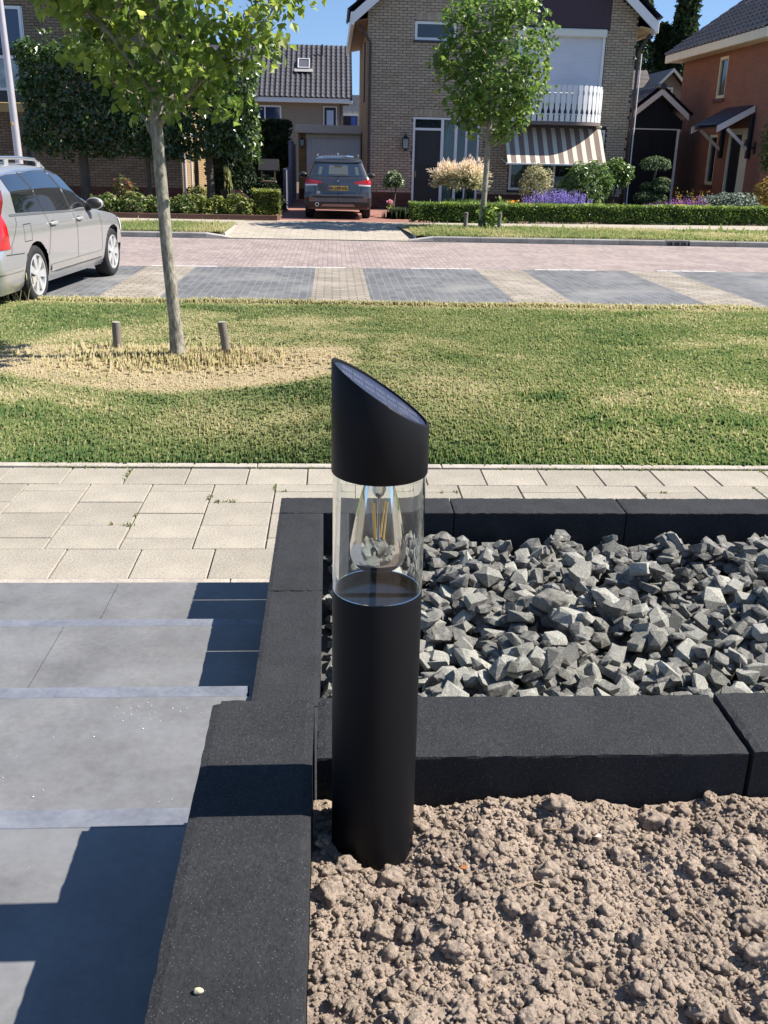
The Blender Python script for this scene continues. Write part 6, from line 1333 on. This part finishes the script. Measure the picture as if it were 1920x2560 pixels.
def wheel(car, root, x, sg, W, R=.33, rim=.222, spokes=7, wid=.225, mat=None):
    """tyre, rim with spokes; outer face at y = sg*W"""
    mat = mat or m_alloy
    def X(mb): return mb.xf(Matrix.Translation((x, sg*W, R)) @ Matrix.Rotation(-sg*pi/2,4,'X'))   # local z -> outwards
    t = MB(); t.lathe([(rim-.005,-.02),(rim+.012,-.004),(R-.045,.0),(R-.018,-.012),(R-.004,-.03),(R,-.05),(R,-wid+.05),(R-.015,-wid+.02),(rim,-wid)],n=48); wp_ = X(t).build('wheel', m_tyre, root, smooth=50, world=False)
    r = MB(); r.lathe([(rim+.008,-.006),(rim,-.002),(rim-.012,-.008),(rim-.018,-.03),(rim-.03,-.14)],n=48); r.lathe([(.06,-.012),(.055,-.004),(.03,.0),(.001,.0)],n=24)
    for k in range(spokes):
        a = 2*pi*k/spokes; ca, sa = math.cos(a), math.sin(a); w0, w1 = .026, .046
        P = lambda rr,ww,z: (rr*ca-ww*sa, rr*sa+ww*ca, z)
        r.add([P(.045,-w0,-.010),P(.045,w0,-.010),P(rim-.008,w1,-.010),P(rim-.008,-w1,-.010),P(.045,-w0,-.04),P(.045,w0,-.04),P(rim-.008,w1,-.035),P(rim-.008,-w1,-.035)],[(0,3,2,1),(4,5,6,7),(0,1,5,4),(1,2,6,5),(2,3,7,6),(3,0,4,7)])
    X(r).build('rim', mat, wp_, smooth=40, world=False)
    h = MB(); h.lathe([(rim-.02,-.09),(.16,-.075),(.001,-.07)],n=32); X(h).build('brake', m_hub, wp_, smooth=40, world=False)
m_clad = M('black_plastic',(.018,.018,.019),.55)
m_red = M('tail_lamp_red',(.42,.012,.012),.14,spec=.7,coat=.6,noise=(16,.3))
m_redd = M('tail_lamp_dark',(.16,.008,.01),.15,spec=.7,coat=.6)
m_clear = M('lamp_clear',(.72,.72,.72),.2,spec=.7)
m_carglass = M('car_glass',(.010,.012,.014),.02,spec=1.0,coat=1.0); m_carglass.node_tree.nodes['Principled BSDF'].inputs['IOR'].default_value = 1.9
m_chrome = M('bright_trim',(.75,.77,.8),.2,metal=.9)
m_gap = M('panel_gap',(.012,.012,.012),.8)
def cavity(car, root, y1):
    for ax in car.axles:
        for sg in (1,-1):
            mb = MB(); n = 20; b = [(ax+car.arch*math.cos(pi*k/n), car.R+car.arch*math.sin(pi*k/n)) for k in range(n+1)]
            b = [(ax+car.arch, car.low)]+b+[(ax-car.arch, car.low)]
            V = [(x,sg*(y1),z) for x,z in b]+[(x,sg*.35,z) for x,z in b]; k = len(b)
            F = [(i,i+1,i+1+k,i+k) for i in range(k-1)]+[tuple(range(k,2*k))]; mb.add(V,F); mb.build('wheel_arch', m_gap, root, world=False)
    mb = MB(); mb.box(.35,car.L-.4,-car.W*.80,car.W*.80,car.low-.03,car.low+.12); mb.build('underbody', m_gap, root, world=False)
def line_patch(car, root, pts, wd=.006, d=.0025, sg=-1, name='panel_gap', mat=None):
    """thin strip following (x,z) points on the side"""
    mb = MB()
    for (xa,za),(xb,zb) in zip(pts[:-1],pts[1:]):
        n = max(2,int(math.hypot(xb-xa,zb-za)/.06)); V = []
        for i in range(n+1):
            t = i/n; x, z = xa+(xb-xa)*t, za+(zb-za)*t; dx, dz = (zb-za), -(xb-xa); l = math.hypot(dx,dz)
            for s_ in (-1,1): X, Z = x+dx/l*wd*.5*s_, z+dz/l*wd*.5*s_; V.append(tuple(car.off(sg*car.q_of_x(X), car.v_of(X,Z), d)))
        mb.add(V,[(2*i,2*i+1,2*i+3,2*i+2) for i in range(n)])
    return mb.build(name, mat or m_gap, root, world=False)
def mirror_obj(root, x, sg, y, z, mat, s=1.0):
    mb = MB(); mb.ell((x, sg*(y+.11*s), z+.03), (.075*s,.115*s,.075*s), 14, 10); mo = mb.build('mirror', mat, root, smooth=180, world=False)
    mb = MB(); mb.box(x-.03,x+.05,sg*(y-.03),sg*(y+.05),z-.06,z-.015,bev=.01); mb.ell((x-.035*s, sg*(y+.11*s), z+.03),(.045*s,.105*s,.066*s),12,8); mb.build('mirror_foot', m_clad, mo, smooth=60, world=False)
# ---------------------------------------------------------------- silver estate car
V_L = 4.82
vol = Car(V_L, .93, .20, lambda x: lerp(x,[0,.5,2.2,3.3,3.7,4.3,4.82],[1.0,.985,.945,.925,.885,.80,.66]), lambda x: lerp(x,[0,.35,.9,1.7,2.3,2.75,3.45,3.75,4.3,4.82],[1.40,1.455,1.485,1.49,1.465,1.385,1.00,.945,.86,.70]),
    lambda t,x: lerp(t,[0,.12,.32,.55,.78,.92,1],[.90,.955,.985,.995,1.0,.985,.945]), lambda s_,x: lerp(s_,[0,.08,.5,.9,1],[.945,.93,.865,.70,.62]) if x < 3.5 else lerp(s_,[0,1],[.945,.62]),
    lambda z: lerp(z,[.2,.45,.62,.66,.95,1.0,1.45],[.05,.0,.0,.05,.09,.10,.52]), lambda z: lerp(z,[.2,.5,.9],[-.05,0,-.10]), .30,.75,5.0,2.6,.055,(1.07,3.886),.328,.372)
ry = math.atan2(14.3-11.48, -3.10+3.36); hd = ry
# put the right rear wheel contact at (-3.36, 11.5)
org = Vector((-3.36,11.5,-.104)) - (Matrix.Rotation(hd,3,'Z') @ Vector((1.07,-.90,0)))
vc = thing('estate_car','silver estate car with roof rails parked in the bay at left','car',tuple(org),hd)
m_silver = M('silver_paint',(.47,.472,.475),.26,metal=.6,coat=.8,fine=(700,.04)); 
vol.body('body', m_silver, vc); cavity(vol, vc, .86)
for ax in vol.axles:
    for sg in (-1,1): wheel(vol, vc, ax, sg, .915, .328, .224, 7)
m_silver2 = M('silver_trim',(.5,.5,.49),.35,metal=.5)
for sg in (-1,1):
    # windows: rear quarter, rear door, front door
    for pts in ([(.66,1.02),(1.46,1.0),(1.30,1.41),(.62,1.385)],[(1.52,.997),(2.36,.972),(2.24,1.425),(1.36,1.412)],[(2.43,.970),(3.22,.962),(2.70,1.345),(2.31,1.425)]):
        vol.side_patch('side_window', m_carglass, vc, pts, sg, .005, 14, 8)
    line_patch(vol, vc, [(.45,1.005),(.70,1.0),(2.2,.965),(3.3,.945)],.022,.006,sg,'window_trim',m_chrome); line_patch(vol, vc, [(.55,1.40),(1.35,1.437),(2.28,1.445),(2.78,1.362),(3.28,1.02)],.020,.006,sg,'window_trim',m_chrome)
    line_patch(vol, vc, [(1.49,.99),(1.33,1.42)],.05,.0045,sg,'pillar',m_clad); line_patch(vol, vc, [(2.395,.97),(2.275,1.43)],.06,.0045,sg,'pillar',m_clad)
    line_patch(vol, vc, [(1.50,.98),(1.53,.80),(1.44,.52)],.007,.003,sg); line_patch(vol, vc, [(2.41,.965),(2.44,.7),(2.44,.36)],.007,.003,sg); line_patch(vol, vc, [(3.33,.93),(3.40,.72),(3.40,.36)],.007,.003,sg); line_patch(vol, vc, [(1.48,.34),(3.4,.34)],.007,.003,sg); line_patch(vol, vc, [(.22,.62),(.70,.60)],.008,.003,sg); line_patch(vol, vc, [(.60,.98),(.33,.70),(.35,.62)],.006,.003,sg)
    line_patch(vol, vc, [(1.50,.36),(3.42,.36)],.075,.014,sg,'sill_trim',m_silver); line_patch(vol, vc, [(1.62,.318),(3.36,.318)],.016,.012,sg,'sill_strip',m_clad)
    for x in (1.63,2.54):
        p = vol.off(sg*vol.q_of_x(x), vol.v_of(x,.86), .022); mb = MB(); mb.box(-.10,.10,-.012,.012,-.02,.018,bev=.008); mb.xf(Matrix.Translation(p)); h_ = mb.build('door_handle', m_silver2, vc, smooth=40, world=False)
        mb = MB(); mb.ell((p.x+.0,p.y-sg*.018,p.z-.005),(.07,.008,.035),12,8); mb.build('handle_recess', m_clad, h_, smooth=180, world=False)
    if sg == -1: 
        c_ = [(.72,.72),(.94,.72),(.94,.90),(.72,.90),(.72,.72)]; line_patch(vol, vc, c_, .006,.003,sg,'fuel_flap')
    # tail lamps: tall, wrapping the corner
    vol.side_patch('tail_lamp', m_red, vc, [(.02,.66),(.30,.68),(.22,1.02),(.10,1.04)], sg, .010, 8, 8); vol.side_patch('tail_lamp', m_redd, vc, [(.10,1.04),(.22,1.02),(.38,1.36),(.30,1.38)], sg, .010, 6, 6)
    vol.side_patch('bumper_trim', m_silver, vc, [(.03,.43),(.68,.43),(.68,.465),(.03,.465)], sg, .012, 10, 2)
    # roof rail
    pts = []
    for x in (.55,.75,1.2,1.8,2.3,2.6): p = vol.at(sg*vol.q_of_x(x), 2.12); pts.append((p.x,p.y,p.z+(.075 if .6 < x < 2.5 else (.02 if x < .6 else .03))))
    mb = MB(); mb.tube(pts,[.014,.02,.021,.021,.02,.012],10); rr_ = mb.build('roof_rail', m_chrome, vc, smooth=60, world=False)
    for x in (.62,1.45,2.42): p = vol.at(sg*vol.q_of_x(x), 2.12); mb = MB(); mb.box(p.x-.05,p.x+.05,p.y-.015,p.y+.015,p.z-.02,p.z+.07,bev=.01); mb.build('rail_foot', m_silver2, rr_, world=False)
    mirror_obj(vc, 3.02, sg, .87, .99, m_silver2)
    vol.side_patch('headlamp', m_clear, vc, [(4.25,.60),(4.62,.58),(4.60,.70),(4.20,.78)], sg, .006)
vol.rear_patch('rear_window', m_carglass, vc, [(-.62,1.02),(.62,1.02),(.56,1.36),(-.56,1.36)],.006)
vol.rear_patch('number_plate', M('plate_yellow',(.62,.42,.03),.5), vc, [(-.26,.74),(.26,.74),(.26,.85),(-.26,.85)],.012)
vol.patch('windscreen', m_carglass, vc, [(vol.q_of_x(2.78),2.08),(vol.q_of_x(3.42),2.02),(vol.q_of_x(3.42),2.999),(vol.q_of_x(2.78),2.999)],.005)
mb = MB(); mb.box(.9,1.3,-.6,-.25,.9,1.18,bev=.05); mb.box(.05,.06,-.3,.3,.35,.36); mb.build('rear_valance', m_clad, vc, world=False)
# ---------------------------------------------------------------- dark grey SUV on the drive, seen from behind
B_L = 4.44
bm_ = Car(B_L, .905, .27, lambda x: lerp(x,[0,.4,2.4,3.2,3.6,4.44],[1.06,1.05,1.03,1.01,.97,.80]), lambda x: lerp(x,[0,.3,1.2,2.2,2.8,3.35,3.6,4.44],[1.50,1.545,1.585,1.58,1.48,1.10,1.04,.84]),
    lambda t,x: lerp(t,[0,.15,.4,.62,.85,1],[.955,.99,1.0,.985,.985,.93]), lambda s_,x: lerp(s_,[0,.1,.5,.9,1],[.93,.895,.80,.71,.65]) if x < 3.4 else lerp(s_,[0,1],[.93,.65]),
    lambda z: lerp(z,[.2,.40,.62,.66,.95,1.06,1.5],[.10,.0,.0,.04,.06,.09,.42]), lambda z: lerp(z,[.2,.5,.9],[-.05,0,-.1]), .22,.7,4.6,2.6,.05,(.93,3.60),.345,.39)
BX, BYr = .155, 27.15
bc = thing('suv_car','dark grey SUV seen from behind, parked on the brick driveway','car',(BX,BYr,-.085),pi/2)
m_grey = M('grey_blue_paint',(.085,.088,.096),.2,metal=.6,coat=1.0,fine=(700,.04))
bm_.body('body', m_grey, bc); cavity(bm_, bc, .84)
for ax in bm_.axles:
    for sg in (-1,1): wheel(bm_, bc, ax, sg, .89, .345, .235, 9, .235)
# roof painted sheen is real gloss; rear glass with what shows through it
bm_.rear_patch('rear_window', m_carglass, bc, [(-.66,1.10),(.66,1.10),(.53,1.45),(-.53,1.45)],.008,10,5)
m_thru = M('seen_through_glass',(.075,.085,.085),.1,spec=.8)
for a,b,c,d in ((-.27,.25,1.15,1.38),(-.56,-.47,1.14,1.34),(.44,.53,1.14,1.34)): bm_.rear_patch('glass_view', m_thru, bc, [(a,c),(b,c),(b*.93,d),(a*.93,d)],.010)
bm_.rear_patch('inner_mirror', m_gap, bc, [(-.1,1.33),(.1,1.33),(.1,1.385),(-.1,1.385)],.012,4,2)
bm_.rear_patch('wiper', m_clad, bc, [(-.28,1.115),(.12,1.10),(.12,1.125),(-.28,1.155)],.016,6,2)
bm_.rear_patch('spoiler', m_grey, bc, [(-.64,1.465),(.64,1.465),(.60,1.52),(-.60,1.52)],.05,10,2)
for sg in (-1,1):
    bm_.rear_patch('tail_lamp', m_red, bc, [(sg*.46,.905),(sg*.87,.885),(sg*.875,1.045),(sg*.40,.955)][::1],.018,8,4); bm_.rear_patch('lamp_strip', m_clear, bc, [(sg*.56,.865),(sg*.86,.855),(sg*.86,.89),(sg*.52,.90)],.019,6,2)
    bm_.side_patch('tail_lamp', m_red, bc, [(.12,.89),(.42,.93),(.42,1.03),(.12,1.04)], sg, .010, 6, 4)
    bm_.rear_patch('reflector', m_redd, bc, [(sg*.64,.50),(sg*.82,.505),(sg*.82,.535),(sg*.64,.53)],.014,4,2)
    bm_.rear_patch('bumper_gap', m_clad, bc, [(sg*.58,.62),(sg*.60,.62),(sg*.64,.90),(sg*.62,.90)],.003,2,5)
    mirror_obj(bc, 2.95, sg, .88, 1.04, m_grey, 1.05)
    pts = [tuple(bm_.at(sg*bm_.q_of_x(x),2.06)+Vector((0,0,.045))) for x in (.55,.7,1.5,2.3,2.5)]; mb = MB(); mb.tube(pts,[.012,.02,.02,.02,.012],8); mb.build('roof_rail', m_chrome, bc, smooth=60, world=False)
    for pts in ([(.62,1.11),(1.35,1.09),(1.3,1.45),(.85,1.44)],[(1.4,1.09),(2.15,1.08),(2.1,1.47),(1.35,1.46)],[(2.2,1.08),(2.95,1.07),(2.6,1.37),(2.16,1.47)]): bm_.side_patch('side_window', m_carglass, bc, pts, sg, .005)
    bm_.side_patch('sill_cladding', m_clad, bc, [(1.35,.29),(3.2,.29),(3.2,.42),(1.35,.42)], sg, .008)
bm_.rear_patch('lower_bumper', m_clad, bc, [(-.86,.29),(.86,.29),(.84,.45),(-.84,.45)],.010,14,4); bm_.rear_patch('skid_plate', M('skid_grey',(.20,.20,.19),.4,metal=.4), bc, [(-.46,.335),(.46,.335),(.40,.40),(-.40,.40)],.020,8,3)
bm_.rear_patch('bumper_line', m_clad, bc, [(-.62,.555),(.62,.555),(.70,.60),(-.70,.60)],.006,10,2)
mb = MB(); mb.tube([(-.03,.56,.385),(.12,.56,.385)],.052,16); ex = mb.build('exhaust', m_chrome, bc, smooth=60, world=False); mb = MB(); mb.tube([(-.034,.56,.385),(-.031,.56,.385)],.036,16); mb.build('exhaust_bore', m_gap, ex, world=False)
PX, _q = bm_.at(*bm_.rear_q(.0,.80)).x, 0
plt = MB(); plt.box(PX-.022,PX+.01,-.26,.26,.745,.855,bev=.003); pl_ = plt.build('number_plate', M('plate_yellow_shaded',(.50,.38,.10),.5), bc, world=False)  # plate yellow greyed in colour for the shade it stands in
mb = MB(); mb.box(PX-.0235,PX-.02,.222,.257,.748,.852); mb.build('blue_band', M('plate_blue',(.02,.04,.3),.5), pl_, world=False)
mb = MB(); mb.box(PX-.005,PX+.05,-.3,.3,.73,.87); mb.build('plate_recess', m_grey, bc, world=False)
FONT = None
def text_part(txt, name, mat, root, loc, size, rot, ext=.002):
    cu_ = bpy.data.curves.new(name,'FONT'); cu_.body = txt; cu_.size = size; cu_.extrude = ext; cu_.offset = size*.035; cu_.align_x = 'CENTER'; cu_.align_y = 'CENTER'
    to_ = bpy.data.objects.new('tmp', cu_); COL.objects.link(to_); dg = bpy.context.evaluated_depsgraph_get(); me = bpy.data.meshes.new_from_object(to_.evaluated_get(dg)); bpy.data.objects.remove(to_)
    me.name = name; me.materials.clear(); me.transform(Matrix.Translation(loc) @ rot); return link(name, me, mat, root, False)
RB = Matrix(((0,0,-1,0),(-1,0,0,0),(0,1,0,0),(0,0,0,1)))
text_part('K-139-VG','plate_text',m_gap,pl_,Vector((PX-.024,-.02,.80)),.112,RB)
text_part('X1','model_badge',m_chrome,bc,Vector((bm_.at(*bm_.rear_q(.50,.66)).x-.012,.52,.685)),.085,RB)
mb = MB(); bx_ = bm_.at(*bm_.rear_q(.0,.985)).x; mb.tube([(bx_-.022,0,.985),(bx_+.02,0,.985)],.041,20); em = mb.build('emblem', m_clad, bc, smooth=60, world=False)
for k in range(4):
    mb = MB(); a0 = k*pi/2; pts = [(bx_-.0235,0,.985)]+[(bx_-.0235,.028*math.cos(a0+i*pi/12),.985+.028*math.sin(a0+i*pi/12)) for i in range(7)]; mb.add(pts,[tuple(range(8))]); mb.build('emblem_quarter', m_chrome if k % 2 else M('emblem_blue',(.05,.15,.5),.4), em, world=False)
ap = bm_.at(bm_.q_of_x(.75),2.999); mb = MB(); mb.prism([(ap.x-.08,ap.z-.01),(ap.x+.09,ap.z-.01),(ap.x-.06,ap.z+.07),(ap.x-.09,ap.z+.06)],'y',-.015,.015); mb.build('roof_aerial', m_chrome, bc, world=False)
